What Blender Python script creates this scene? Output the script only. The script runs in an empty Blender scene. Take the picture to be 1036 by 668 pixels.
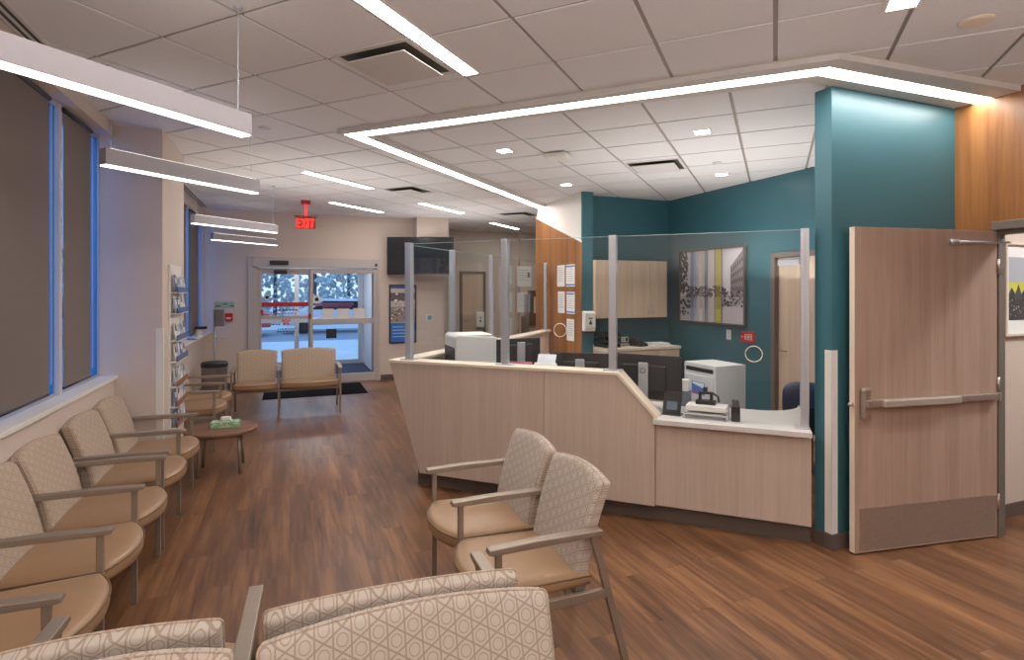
import bpy, bmesh, math, random
from mathutils import Vector, Matrix
random.seed(7)
R = math.radians
scn = bpy.context.scene
COL = scn.collection

# ------------------------------------------------------------------ survey
F, CX, CY, H = 570.0, 518.0, 293.5, 1.72      # camera survey used to turn measurements into metres
ZC = 3.105                                     # ceiling height
ZS = 3.068                                     # soffit underside
AL = R(21.55)                                  # window wall frame
AG = R(-25.0)                                  # ceiling grid frame
AC = R(-22.3)                                  # counter frame
NV = Vector((math.cos(AL), math.sin(AL), 0)); LV = Vector((-math.sin(AL), math.cos(AL), 0))
BV = Vector((math.cos(AG), math.sin(AG), 0)); AV = Vector((-math.sin(AG), math.cos(AG), 0))
CU = Vector((math.cos(AC), math.sin(AC), 0)); CV = Vector((-math.sin(AC), math.cos(AC), 0))
F0 = Vector((-1.09, 5.013, 0))

def Lp(n, l, z=0.0): return NV*n + LV*l + Vector((0, 0, z))
def Cp(x, y, z=0.0): return F0 + CU*x + CV*y + Vector((0, 0, z))
def ceil(px, py, z=ZC):
    Y = (z-H)*F/(CY-py); return Vector(((px-CX)/F*Y, Y, z))
def flat(px, py, z=0.0):
    Y = (H-z)*F/(py-CY); return Vector(((px-CX)/F*Y, Y, z))
def on_l(px, py, l):
    r = (px-CX)/F; Y = l/(LV.x*r+LV.y); return NV.x*r*Y+NV.y*Y, H+(CY-py)/F*Y
def on_n(px, py, n):
    r = (px-CX)/F; Y = n/(NV.x*r+NV.y); return LV.x*r*Y+LV.y*Y, H+(CY-py)/F*Y

# ------------------------------------------------------------------ materials
MATS = {}
def lin(c):
    return tuple(((v/255)/12.92 if v/255 <= .04045 else ((v/255+.055)/1.055)**2.4) for v in c) + (1,)
class NT:
    def __init__(s, name):
        s.m = bpy.data.materials.new(name); s.m.use_nodes = True
        s.t = s.m.node_tree; s.n = s.t.nodes; s.bsdf = s.n['Principled BSDF']; s.out = s.n['Material Output']
    def new(s, typ, **kw):
        nd = s.n.new(typ)
        for k, v in kw.items(): setattr(nd, k, v)
        return nd
    def link(s, a, b): s.t.links.new(a, b)
    def math(s, op, a, b=None, c=None):
        nd = s.new('ShaderNodeMath', operation=op)
        for i, v in enumerate((a, b, c)):
            if v is None: continue
            if isinstance(v, (int, float)): nd.inputs[i].default_value = v
            else: s.link(v, nd.inputs[i])
        return nd.outputs[0]
    def mix(s, fac, a, b):
        nd = s.new('ShaderNodeMix', data_type='RGBA')
        for i, v in ((0, fac), (6, a), (7, b)):
            if isinstance(v, (int, float)): nd.inputs[i].default_value = v
            elif isinstance(v, tuple): nd.inputs[i].default_value = v
            else: s.link(v, nd.inputs[i])
        return nd.outputs[2]
    def coords(s, kind='Object', scale=(1, 1, 1), rot=(0, 0, 0)):
        tc = s.new('ShaderNodeTexCoord'); mp = s.new('ShaderNodeMapping')
        mp.inputs['Scale'].default_value = scale; mp.inputs['Rotation'].default_value = rot
        s.link(tc.outputs[kind], mp.inputs['Vector']); return mp.outputs['Vector']
    def noise(s, vec, scale, detail=3, rough=.5):
        nd = s.new('ShaderNodeTexNoise'); nd.inputs['Scale'].default_value = scale
        nd.inputs['Detail'].default_value = detail; nd.inputs['Roughness'].default_value = rough
        s.link(vec, nd.inputs['Vector']); return nd.outputs['Fac']
    def bump(s, h, strength, dist=.002):
        nd = s.new('ShaderNodeBump'); nd.inputs['Strength'].default_value = strength; nd.inputs['Distance'].default_value = dist
        s.link(h, nd.inputs['Height']); s.link(nd.outputs['Normal'], s.bsdf.inputs['Normal'])
def dk(c, k): return tuple(max(0, min(255, v*k)) for v in c)

def plain(name, c, rough=.5, metal=0, var=.05, scale=18, bump=0.0, spec=.5, coat=0):
    if name in MATS: return MATS[name]
    t = NT(name); v = t.coords()
    n = t.noise(v, scale)
    t.link(t.mix(n, lin(dk(c, 1-var)), lin(dk(c, 1+var))), t.bsdf.inputs['Base Color'])
    t.bsdf.inputs['Roughness'].default_value = rough; t.bsdf.inputs['Metallic'].default_value = metal
    t.bsdf.inputs['Specular IOR Level'].default_value = spec
    t.bsdf.inputs['Coat Weight'].default_value = coat
    if bump: t.bump(t.noise(v, scale*12, 4), bump)
    MATS[name] = t.m; return t.m

def emit(name, c, strength):
    if name in MATS: return MATS[name]
    t = NT(name); v = t.coords(); n = t.noise(v, 3)
    t.link(t.mix(n, lin(c), lin(dk(c, .98))), t.bsdf.inputs['Emission Color'])
    t.bsdf.inputs['Base Color'].default_value = lin(c)
    t.bsdf.inputs['Emission Strength'].default_value = strength
    MATS[name] = t.m; return t.m

def wood(name, a, b, rough=.45, grain=(60, 60, 1.5), rot=(0, 0, 0), fine=1.0, kind='Object', spec=.4):
    if name in MATS: return MATS[name]
    t = NT(name); v = t.coords(kind, grain, rot)
    n1 = t.noise(v, fine, 6, .65)
    v2 = t.coords(kind, tuple(g*.22 for g in grain), rot)
    n2 = t.noise(v2, fine, 3, .5)
    f = t.math('ADD', t.math('MULTIPLY', n1, .6), t.math('MULTIPLY', n2, .5))
    cr = t.new('ShaderNodeValToRGB'); cr.color_ramp.elements[0].position = .35; cr.color_ramp.elements[1].position = .75
    cr.color_ramp.elements[0].color = lin(a); cr.color_ramp.elements[1].color = lin(b)
    t.link(f, cr.inputs[0]); t.link(cr.outputs[0], t.bsdf.inputs['Base Color'])
    t.bsdf.inputs['Roughness'].default_value = rough; t.bsdf.inputs['Specular IOR Level'].default_value = spec
    t.bump(n1, .08)
    MATS[name] = t.m; return t.m

def floor_mat():
    t = NT('vinyl_plank'); v = t.coords('Object', (1, 1, 1), (0, 0, -AL+R(90)))
    # planks run along the window wall: brick rows across it
    br = t.new('ShaderNodeTexBrick'); br.offset = .37; br.inputs['Scale'].default_value = 1.0
    br.inputs['Brick Width'].default_value = 1.22; br.inputs['Row Height'].default_value = .152
    br.inputs['Mortar Size'].default_value = .0012; br.inputs['Mortar Smooth'].default_value = .2
    br.inputs['Color1'].default_value = (0, 0, 0, 1); br.inputs['Color2'].default_value = (1, 1, 1, 1); br.inputs['Mortar'].default_value = (.5, .5, .5, 1)
    br.inputs['Bias'].default_value = 0
    t.link(v, br.inputs['Vector'])
    sc = t.new('ShaderNodeVectorMath', operation='MULTIPLY'); sc.inputs[1].default_value = (1.6, 24, 1); t.link(v, sc.inputs[0])
    ad = t.new('ShaderNodeVectorMath', operation='MULTIPLY_ADD'); t.link(br.outputs['Color'], ad.inputs[0]); ad.inputs[1].default_value = (31, 17, 9); t.link(sc.outputs[0], ad.inputs[2])
    g1 = t.noise(ad.outputs[0], 1.3, 7, .62)
    sc2 = t.new('ShaderNodeVectorMath', operation='MULTIPLY'); sc2.inputs[1].default_value = (.45, .3, 1); t.link(ad.outputs[0], sc2.inputs[0])
    g2 = t.noise(sc2.outputs[0], 1.2, 3, .5)
    f = t.math('ADD', t.math('MULTIPLY', g1, .65), t.math('MULTIPLY', g2, .55))
    cr = t.new('ShaderNodeValToRGB'); e = cr.color_ramp.elements
    e[0].position = .36; e[0].color = lin((44, 27, 19)); e[1].position = .82; e[1].color = lin((154, 110, 74))
    m = cr.color_ramp.elements.new(.58); m.color = lin((108, 71, 46))
    t.link(f, cr.inputs[0])
    tint = t.mix(t.math('MULTIPLY', br.outputs['Color'], .38), cr.outputs[0], lin((92, 63, 43)))
    fin = t.mix(t.math('MULTIPLY', br.outputs['Fac'], .55), tint, lin((45, 28, 20)))
    t.link(fin, t.bsdf.inputs['Base Color'])
    rr = t.math('ADD', t.math('MULTIPLY', g1, .18), .27)
    t.link(rr, t.bsdf.inputs['Roughness']); t.bsdf.inputs['Specular IOR Level'].default_value = .42
    t.bump(t.math('SUBTRACT', g1, br.outputs['Fac']), .10, .0015)
    return t.m

def tile_mat():
    t = NT('ceiling_tile'); v = t.coords()
    n = t.noise(v, 130, 3, .7); n2 = t.noise(v, 420, 2, .6)
    sp = t.math('GREATER_THAN', n, .62)
    c = t.mix(t.math('MULTIPLY', sp, .35), lin((226, 223, 223)), lin((184, 180, 178)))
    c2 = t.mix(t.math('MULTIPLY', n2, .25), c, lin((202, 198, 196)))
    t.link(c2, t.bsdf.inputs['Base Color']); t.bsdf.inputs['Roughness'].default_value = .95
    t.bsdf.inputs['Specular IOR Level'].default_value = .1
    t.bump(n, .35, .003); return t.m

def fabric_mat(name, base, line):
    # rings on a triangular lattice crossed by three line families, woven upholstery
    t = NT(name); v = t.coords()
    sx = t.new('ShaderNodeSeparateXYZ'); t.link(v, sx.inputs[0])
    lam = .052; k = 2*math.pi/(lam*math.sqrt(3)/2)
    cs = []
    for a in (0, 60, 120):
        u = t.math('ADD', t.math('MULTIPLY', sx.outputs['X'], math.cos(R(a))*k), t.math('MULTIPLY', sx.outputs['Z'], math.sin(R(a))*k))
        cs.append(t.math('COSINE', u))
    f = t.math('ADD', t.math('ADD', cs[0], cs[1]), cs[2])
    ring = t.math('LESS_THAN', t.math('ABSOLUTE', t.math('SUBTRACT', f, .85)), .30)
    ln = None
    for c in cs:
        q = t.math('LESS_THAN', c, -.955)
        ln = q if ln is None else t.math('MAXIMUM', ln, q)
    outside = t.math('LESS_THAN', f, .9)
    pat = t.math('MAXIMUM', ring, t.math('MULTIPLY', ln, outside))
    w = t.noise(v, 700, 2); w2 = t.noise(v, 12, 2)
    col = t.mix(t.math('MULTIPLY', pat, .8), lin(base), lin(line))
    col = t.mix(t.math('MULTIPLY', w, .25), col, lin(dk(line, .95)))
    t.link(col, t.bsdf.inputs['Base Color']); t.bsdf.inputs['Roughness'].default_value = .85
    t.bsdf.inputs['Sheen Weight'].default_value = .15; t.bsdf.inputs['Specular IOR Level'].default_value = .2
    t.bump(t.math('ADD', w, t.math('MULTIPLY', pat, -.6)), .25, .0015)
    return t.m

def glass_mat(name, tint, refl=1.0, dark=None):
    t = NT(name); t.n.remove(t.bsdf)
    tr = t.new('ShaderNodeBsdfTransparent'); tr.inputs[0].default_value = tint
    gl = t.new('ShaderNodeBsdfGlossy'); gl.inputs['Roughness'].default_value = .015; gl.inputs[0].default_value = (.95, .98, 1, 1)
    fr = t.new('ShaderNodeLayerWeight'); fr.inputs['Blend'].default_value = .5
    v = t.coords(); n = t.noise(v, 2.0)
    sch = t.math('ADD', t.math('MULTIPLY', t.math('POWER', fr.outputs['Facing'], 5.0), .7), .02)
    fac = t.math('MULTIPLY', t.math('MULTIPLY', sch, refl), t.math('ADD', t.math('MULTIPLY', n, .1), .95))
    mx = t.new('ShaderNodeMixShader'); t.link(fac, mx.inputs[0]); t.link(tr.outputs[0], mx.inputs[1]); t.link(gl.outputs[0], mx.inputs[2])
    t.link(mx.outputs[0], t.out.inputs[0]); return t.m

def print_mat():
    t = NT('printed_surface'); at = t.new('ShaderNodeAttribute'); at.attribute_name = 'ink'
    v = t.coords(); n = t.noise(v, 60, 3)
    t.link(t.mix(t.math('MULTIPLY', n, .12), at.outputs['Color'], (.25, .25, .27, 1)), t.bsdf.inputs['Base Color'])
    t.bsdf.inputs['Roughness'].default_value = .45; return t.m

M = dict(
    wall=plain('warm_wall_paint', (208, 192, 180), .75, var=.015, bump=.04, spec=.2),
    wall_b=plain('pale_wall_paint', (206, 194, 182), .75, var=.015, bump=.04, spec=.2),
    wall_c=plain('corridor_wall_paint', (200, 184, 170), .75, var=.015, bump=.04, spec=.2),
    white=plain('white_paint', (226, 221, 214), .5, var=.015, spec=.3),
    soffit=plain('soffit_paint', (205, 200, 196), .8, var=.015, spec=.2),
    teal=plain('teal_wall_paint', (54, 101, 112), .38, var=.03, scale=2, spec=.45, bump=.03),
    grid=plain('ceiling_grid_metal', (158, 147, 138), .6, var=.03, spec=.3),
    tile=tile_mat(), floor=floor_mat(),
    oak=wood('warm_veneer', (112, 68, 34), (172, 116, 66), .35, (22, 22, 1.1)),
    lam=wood('pale_laminate', (178, 157, 141), (198, 178, 162), .5, (70, 70, 2.2), spec=.3),
    doorw=wood('door_veneer', (144, 118, 104), (174, 147, 132), .5, (60, 60, 2.0), spec=.3),
    cabw=wood('cabinet_laminate', (188, 164, 142), (212, 190, 168), .5, (60, 60, 2), spec=.3),
    base=plain('rubber_baseboard', (88, 76, 68), .6),
    alu=plain('brushed_aluminium', (188, 191, 198), .38, .6, var=.03, scale=60),
    frame=plain('chair_metal', (150, 136, 122), .42, .55, var=.04, scale=60),
    steel=plain('stainless_steel', (172, 158, 148), .36, .7, var=.06, scale=40),
    dkmetal=plain('door_frame_metal', (112, 102, 94), .5, .2),
    fabric=fabric_mat('ring_pattern_fabric', (188, 176, 164), (146, 128, 110)),
    fabric2=fabric_mat('tan_pattern_fabric', (184, 164, 146), (156, 134, 114)),
    vinyl=plain('tan_vinyl', (152, 119, 88), .38, var=.05, scale=9, bump=.06, spec=.45),
    pipe=plain('vinyl_seam', (112, 86, 62), .5),
    pend=plain('pendant_housing', (160, 155, 160), .45, var=.02),
    led=emit('led_lens', (255, 249, 243), 17.0),
    ledp=emit('pendant_lens', (255, 250, 245), 2.4),
    upfill=emit('added_uplight_glow', (255, 248, 242), 2.0),  # glow for the added pendant tops, lifts the ceiling
    down=emit('downlight_lens', (255, 246, 234), 30.0),
    shade=plain('roller_shade_cloth', (122, 111, 107), .9, var=.04, scale=220, bump=.2, spec=.1),
    black=plain('black_plastic', (24, 24, 27), .45, var=.1),
    dark=plain('dark_grey_plastic', (38, 37, 40), .5, var=.06),
    screen=plain('dark_screen', (24, 27, 32), .16, spec=.6),
    lgrey=plain('light_grey_plastic', (198, 198, 198), .5, var=.02),
    offw=plain('off_white_plastic', (224, 220, 212), .45, var=.02),
    stone=plain('pale_solid_surface', (205, 200, 196), .3, var=.05, scale=40),
    cream=plain('cream_edge_band', (222, 206, 186), .45, var=.02),
    tabw=wood('walnut_table_top', (92, 58, 42), (142, 100, 76), .4, (3, 30, 30)),
    green=plain('green_tissue_carton', (136, 178, 138), .6, var=.12, scale=40),
    paper=plain('white_paper', (228, 226, 222), .8, var=.02),
    red=plain('red_plastic', (190, 30, 32), .45),
    redglow=emit('exit_red', (255, 34, 26), 1.6),
    blue=plain('blue_paper', (44, 96, 170), .6),
    navy=plain('navy_upholstery', (30, 44, 70), .5, bump=.1),
    pink=plain('pink_folder', (222, 120, 150), .6),
    brown=plain('brown_plastic', (140, 92, 62), .5),
    carpet=plain('entrance_carpet', (46, 54, 74), .95, var=.2, scale=120, bump=.3, spec=.1),
    mat=plain('black_floor_mat', (16, 15, 16), .95, var=.2, scale=90, bump=.3, spec=.05),
    snow=plain('snow_ground', (226, 230, 236), .8, var=.08, scale=1.2, bump=.1),
    road=plain('wet_road', (150, 160, 176), .5, var=.1, scale=1),
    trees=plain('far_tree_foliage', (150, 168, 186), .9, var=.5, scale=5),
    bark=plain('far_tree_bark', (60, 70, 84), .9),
    carred=plain('red_car_paint', (190, 60, 66), .3), carwhite=plain('white_car_paint', (214, 220, 230), .3),
    tyre=plain('tyre_rubber', (24, 24, 28), .8),
    glass=glass_mat('clear_glass', (.985, .995, .996, 1), .8),
    bglass=glass_mat('blue_tinted_glass', (.25, .6, .92, 1), .5),
    wglass=glass_mat('window_glass', (.95, .98, 1, 1), .8),
    cglass=glass_mat('car_glass', (.2, .25, .3, 1), 1.0),
    ink=print_mat(),
    dframe=plain('entrance_frame_paint', (186, 178, 174), .45, var=.02),
    edge=plain('glass_edge', (150, 178, 184), .2),
    vgrey=plain('vestibule_panel', (168, 172, 182), .7, var=.02),
)

# ------------------------------------------------------------------ mesh helpers
def NB(): return bmesh.new()
def box(bm, x0, x1, y0, y1, z0, z1, mx=None):
    vs = [bm.verts.new((x, y, z)) for z in (z0, z1) for y in (y0, y1) for x in (x0, x1)]
    for f in ((0, 2, 3, 1), (4, 5, 7, 6), (0, 1, 5, 4), (2, 6, 7, 3), (0, 4, 6, 2), (1, 3, 7, 5)):
        bm.faces.new([vs[i] for i in f])
    if mx is not None: bmesh.ops.transform(bm, matrix=mx, verts=vs)
    return vs
def prism(bm, pts, off):
    """closed polygon pts (Vectors) extruded by vector off"""
    a = [bm.verts.new(p) for p in pts]; b = [bm.verts.new(Vector(p)+off) for p in pts]
    n = len(pts)
    bm.faces.new(a); bm.faces.new(list(reversed(b)))
    for i in range(n): bm.faces.new((a[i], b[i], b[(i+1) % n], a[(i+1) % n]))
def bar(bm, p, q, w, d, up=Vector((0, 0, 1)), w2=None, d2=None):
    """rectangular bar from p to q, w across, d along the other axis"""
    p, q = Vector(p), Vector(q); t = (q-p).normalized()
    s = t.cross(up)
    if s.length < 1e-4: s = Vector((1, 0, 0))
    s.normalize(); u = s.cross(t)
    w2 = w if w2 is None else w2; d2 = d if d2 is None else d2
    r = []
    for c, ww, dd in ((p, w, d), (q, w2, d2)):
        r.append([bm.verts.new(c+s*a*ww/2+u*b*dd/2) for a, b in ((-1, -1), (1, -1), (1, 1), (-1, 1))])
    bm.faces.new(list(reversed(r[0]))); bm.faces.new(r[1])
    for i in range(4): bm.faces.new((r[0][i], r[0][(i+1) % 4], r[1][(i+1) % 4], r[1][i]))
def tube(bm, pts, r, seg=10, closed=False):
    pts = [Vector(p) for p in pts]; n = len(pts); rings = []
    ref = Vector((0, 0, 1))
    for i, p in enumerate(pts):
        a = pts[(i-1) % n] if (closed or i > 0) else p; b = pts[(i+1) % n] if (closed or i < n-1) else p
        t = (b-a).normalized()
        s = t.cross(ref)
        if s.length < .05: s = t.cross(Vector((1, 0, 0)))
        s.normalize(); u = s.cross(t)
        rr = r[i] if isinstance(r, (list, tuple)) else r
        rings.append([bm.verts.new(p+s*math.cos(2*math.pi*k/seg)*rr+u*math.sin(2*math.pi*k/seg)*rr) for k in range(seg)])
    for i in range(n if closed else n-1):
        A, B = rings[i], rings[(i+1) % n]
        for k in range(seg): bm.faces.new((A[k], A[(k+1) % seg], B[(k+1) % seg], B[k]))
    if not closed:
        bm.faces.new(list(reversed(rings[0]))); bm.faces.new(rings[-1])
def lathe(bm, prof, seg=32, c=(0, 0)):
    rings = []
    for r, z in prof:
        rings.append([bm.verts.new((c[0]+r*math.cos(2*math.pi*k/seg), c[1]+r*math.sin(2*math.pi*k/seg), z)) for k in range(seg)])
    for A, B in zip(rings, rings[1:]):
        for k in range(seg): bm.faces.new((A[k], A[(k+1) % seg], B[(k+1) % seg], B[k]))
    bm.faces.new(list(reversed(rings[0]))); bm.faces.new(rings[-1])
def loft(bm, rings):
    vs = [[bm.verts.new(p) for p in r] for r in rings]; n = len(vs[0])
    for A, B in zip(vs, vs[1:]):
        for k in range(n): bm.faces.new((A[k], A[(k+1) % n], B[(k+1) % n], B[k]))
    bm.faces.new(list(reversed(vs[0]))); bm.faces.new(vs[-1])

def obj(name, bm, mat, parent=None, bevel=0, smooth=False, seg=2):
    bmesh.ops.recalc_face_normals(bm, faces=bm.faces[:])
    me = bpy.data.meshes.new(name); bm.to_mesh(me); bm.free()
    o = bpy.data.objects.new(name, me); COL.objects.link(o)
    me.materials.append(mat)
    if smooth:
        for p in me.polygons: p.use_smooth = True
    if bevel:
        b = o.modifiers.new('edge', 'BEVEL'); b.width = bevel; b.segments = seg; b.limit_method = 'ANGLE'; b.angle_limit = R(40)
        b.harden_normals = False
    if parent is not None: o.parent = parent
    return o
def ink_obj(name, polys, parent, mat=None):
    """flat coloured polygons (each pts, colour) as one printed mesh"""
    me = bpy.data.meshes.new(name); vs = []; fs = []; cols = []
    for pts, c in polys:
        i = len(vs); vs += [tuple(p) for p in pts]; fs.append(tuple(range(i, i+len(pts)))); cols.append(lin(c))
    me.from_pydata(vs, [], fs)
    at = me.color_attributes.new('ink', 'FLOAT_COLOR', 'CORNER'); k = 0
    for f, c in zip(fs, cols):
        for _ in f: at.data[k].color = c; k += 1
    o = bpy.data.objects.new(name, me); COL.objects.link(o); me.materials.append(mat or M['ink'])
    if parent is not None: o.parent = parent
    return o
def thing(name, label, cat, loc=(0, 0, 0), rz=0, group=None):
    o = bpy.data.objects.new(name, None); COL.objects.link(o); o.empty_display_size = .1
    o.location = loc; o.rotation_euler = (0, 0, rz); o['label'] = label; o['category'] = cat
    if group: o['group'] = group
    return o
def struct(name, bm, mat, parent=None, bevel=0, smooth=False):
    o = obj(name, bm, mat, parent, bevel, smooth)
    if parent is None: o['kind'] = 'structure'
    return o
def Lbox(bm, n0, n1, l0, l1, z0, z1):
    box(bm, n0, n1, l0, l1, z0, z1, Matrix.Rotation(AL, 4, 'Z'))
def copy_thing(root, loc, rz, label, group=None):
    c = root.copy(); COL.objects.link(c); c.location = loc; c.rotation_euler = (0, 0, rz); c['label'] = label
    if group: c['group'] = group
    for ch in list(root.children):
        k = ch.copy(); COL.objects.link(k); k.parent = c
        for g in list(ch.children):
            q = g.copy(); COL.objects.link(q); q.parent = k
    return c

# ================================================================== ROOM SHELL
def build_shell():
    b = NB(); Lbox(b, -1.6, 8.2, -4.0, 13.0, -.06, 0)
    struct('floor', b, M['floor'])
    # ---- ceiling: grid sheet and two fields of tiles
    b = NB(); Lbox(b, -1.6, 8.2, -4.0, 13.0, ZC+.009, ZC+.05)
    struct('ceiling', b, M['grid'])
    apex = ceil(358, 137, ZS); far = ceil(545, 209.5, ZS); cor = ceil(833, 72, ZS); end = ceil(1000, 103, ZS)
    global LIGHT_LINE
    d = (apex-far).normalized(); far = far - d*.25
    LIGHT_LINE = [Vector((p.x, p.y, 0)) for p in (far, apex, cor, end)]
    lines = [(LIGHT_LINE[0], LIGHT_LINE[1]), (LIGHT_LINE[1], LIGHT_LINE[2]), (LIGHT_LINE[2], LIGHT_LINE[3])]
    def clip(poly, p, q, keep_left):
        out = []; d = (q-p)
        def sd(v):
            s = d.x*(v.y-p.y)-d.y*(v.x-p.x); return s if keep_left else -s
        for i, v in enumerate(poly):
            w = poly[(i+1) % len(poly)]; a, c = sd(v), sd(w)
            if a >= 0: out.append(v)
            if (a > 0 and c < 0) or (a < 0 and c > 0): out.append(v+(w-v)*(a/(a-c)))
        return out
    def area(poly):
        return abs(sum(poly[i].x*poly[(i+1) % len(poly)].y-poly[(i+1) % len(poly)].x*poly[i].y for i in range(len(poly))))/2 if len(poly) > 2 else 0
    P = .6096; g = .012
    def field(a0, b0, inner):
        bm = NB()
        for i in range(-14, 30):
            for j in range(-22, 22):
                a, bb = a0+i*P, b0+j*P
                poly = [BV*x+AV*y for x, y in ((bb+g, a+g), (bb+P-g, a+g), (bb+P-g, a+P-g), (bb+g, a+P-g))]
                c = sum(poly, Vector())/4
                n, l = c.dot(NV), c.dot(LV)
                if not (-1.6 < n < 8 and -3.8 < l < 12.9): continue
                if inner:
                    pcs = [poly]
                    for p, q in lines: pcs = [clip(x, p, q, True) for x in pcs]
                else:
                    pcs = []; rest = poly
                    for p, q in lines:
                        o = clip(rest, p, q, False)
                        if area(o) > 1e-4: pcs.append(o)
                        rest = clip(rest, p, q, True)
                        if area(rest) < 1e-4: break
                for pc in pcs:
                    if area(pc) > 2e-3:
                        prism(bm, [Vector((v.x, v.y, ZC)) for v in pc], Vector((0, 0, .012)))
        return bm
    struct('ceiling_tile_field', field(3.21, -.606, False), M['tile'])
    struct('ceiling_tile_field_reception', field(4.745, -.895, True), M['tile'])
    # ---- soffit bands beside the continuous light line
    def ribbon(bm, pts, o0, o1, z0, z1):
        n = len(pts); ring = []
        for i in range(n):
            ds = []
            if i > 0: ds.append((pts[i]-pts[i-1]).normalized())
            if i < n-1: ds.append((pts[i+1]-pts[i]).normalized())
            ns = [Vector((-t.y, t.x, 0)) for t in ds]
            m = sum(ns, Vector()).normalized(); k = 1/max(.35, m.dot(ns[0]))
            a = o0[i] if isinstance(o0, list) else o0; c = o1[i] if isinstance(o1, list) else o1
            ring.append([bm.verts.new(pts[i]+m*k*o+Vector((0, 0, z))) for o, z in ((a, z0), (c, z0), (c, z1), (a, z1))])
        for A, B in zip(ring, ring[1:]):
            for k in range(4): bm.faces.new((A[k], A[(k+1) % 4], B[(k+1) % 4], B[k]))
        bm.faces.new(ring[0]); bm.faces.new(list(reversed(ring[-1])))
    hw = .062
    b = NB(); ribbon(b, LIGHT_LINE, hw+.012, [.12, .12, .17, .17], ZS, ZC+.011); ribbon(b, LIGHT_LINE, [-.10, -.10, -.17, -.22], -hw-.012, ZS, ZC+.011)
    struct('ceiling_soffit', b, M['soffit'])
    t = thing('linear_ceiling_light', 'long continuous white light line bending above the reception counter', 'ceiling light', LIGHT_LINE[1]+Vector((0, 0, ZS)))
    off = -(LIGHT_LINE[1]+Vector((0, 0, ZS)))
    b = NB(); ribbon(b, LIGHT_LINE, hw-.002, hw+.012, ZS-.002, ZC+.005); ribbon(b, LIGHT_LINE, -hw-.012, -hw+.002, ZS-.002, ZC+.005)
    bmesh.ops.translate(b, verts=b.verts, vec=off); obj('housing', b, M['white'], t)
    b = NB(); ribbon(b, LIGHT_LINE, -hw+.002, hw-.002, ZS+.004, ZS+.02)
    bmesh.ops.translate(b, verts=b.verts, vec=off); obj('diffuser', b, M['led'], t)

    # ---- window wall
    zs = 1.0; col0, col1 = 5.63, 6.68; nw = -1.37; ng = -1.485
    def window_wall(name, l0, l1, bays, wn, gn, ztop, nsill):
        b = NB()
        Lbox(b, wn-.25, wn, l0, l1, 0, zs-.03); Lbox(b, wn-.25, wn, l0, l1, ztop, ZC+.04)
        return struct(name, b, M['wall'])
    window_wall('wall_left', -4.0, col0+.02, None, nw, ng, 3.0, None)
    window_wall('wall_left_beyond_column', col1-.02, 10.95, None, nw, ng, 2.95, None)
    b = NB(); Lbox(b, nw-.25, -1.019, col0, col1, 0, ZC+.04); struct('wall_left_column', b, M['wall'], bevel=.004)
    b = NB(); Lbox(b, -1.62, -1.345, -4.0, col0, zs-.03, zs); struct('trim_1', b, M['white'], bevel=.003)
    b = NB(); Lbox(b, -1.62, -1.27, col1, 10.93, zs-.03, zs); struct('trim_2', b, M['white'], bevel=.003)
    def window(name, l0, l1, gn, z0, z1, s0, s1, sn, label_tail):
        w = thing(name, '', ''); del w['label'], w['category']; w['kind'] = 'structure'
        fr = NB()
        for a, c in ((l0, l0+.025), (l1-.012, l1)): Lbox(fr, gn-.05, gn+.012, a, c, z0, z1)
        Lbox(fr, gn-.05, gn+.012, l0+.04, l1-.04, z0, z0+.02); Lbox(fr, gn-.05, gn+.012, l0+.04, l1-.04, z1-.03, z1)
        obj('window_frame', fr, M['alu'], w, .002)
        g = NB(); Lbox(g, gn-.012, gn-.004, l0+.025, l1-.012, z0+.02, z1-.03); obj('glass_pane', g, M['bglass'], w)
        if label_tail: sh = thing('roller_shade', label_tail, 'roller shade', Lp(sn, s0), AL, 'grey roller shades in the window wall')
        else:
            sh = bpy.data.objects.new('roller_shade', None); COL.objects.link(sh); sh.location = Lp(sn, s0); sh.rotation_euler = (0, 0, AL); sh.parent = w
        q = NB(); box(q, -.002, .002, 0, s1-s0, z0+.045, z1-.05); obj('shade_cloth', q, M['shade'], sh)
        q = NB(); tube(q, [(0, 0, z0+.04), (0, s1-s0, z0+.04)], .009, 8); obj('bottom_bar', q, M['black'], sh, smooth=True)
        q = NB(); tube(q, [(0, -.01, z1-.035), (0, s1-s0+.01, z1-.035)], .018, 12); obj('roller', q, M['black'], sh, smooth=True)
        q = NB()
        yc = s1-s0+.02
        tube(q, [(.006, yc, z1-.05), (.006, yc, z0+.12), (.006, yc+.01, z0+.1), (.006, yc+.02, z0+.12), (.006, yc+.02, z1-.05)], .0018, 6)
        obj('pull_chain', q, M['alu'], sh)
    window('window_1', 4.74, col0, ng, zs, 3.0, 4.77, 5.33, -1.455, 'grey roller shade beside the column, drawn down in the front window')
    window('window_2', 3.69, 4.74, ng, zs, 3.0, 3.72, 4.50, -1.455, 'grey roller shade cut by the picture edge, with blue light along its side')
    window('window_3', 2.72, 3.69, ng, zs, 3.0, 2.75, 3.70, -1.455, None)
    window('window_4', 1.75, 2.72, ng, zs, 3.0, 1.78, 2.70, -1.455, None)
    b = NB(); Lbox(b, -1.62, nw, -4, 1.75, zs, 3.0); struct('wall_left_near', b, M['wall'])
    window('window_5', 8.62, 9.56, -1.415, zs, 2.95, 8.66, 9.20, -1.385, 'grey roller shade in the far window just past the column')
    window('window_6', 9.56, 10.90, -1.415, zs, 2.95, 9.60, 10.42, -1.385, 'grey roller shade in the far window near the room corner')
    b = NB(); Lbox(b, -1.62, nw, col1, 8.62, zs, 2.95); Lbox(b, -1.62, nw, 10.90, 10.95, zs, 2.95); struct('wall_left_infill', b, M['wall'])
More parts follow.
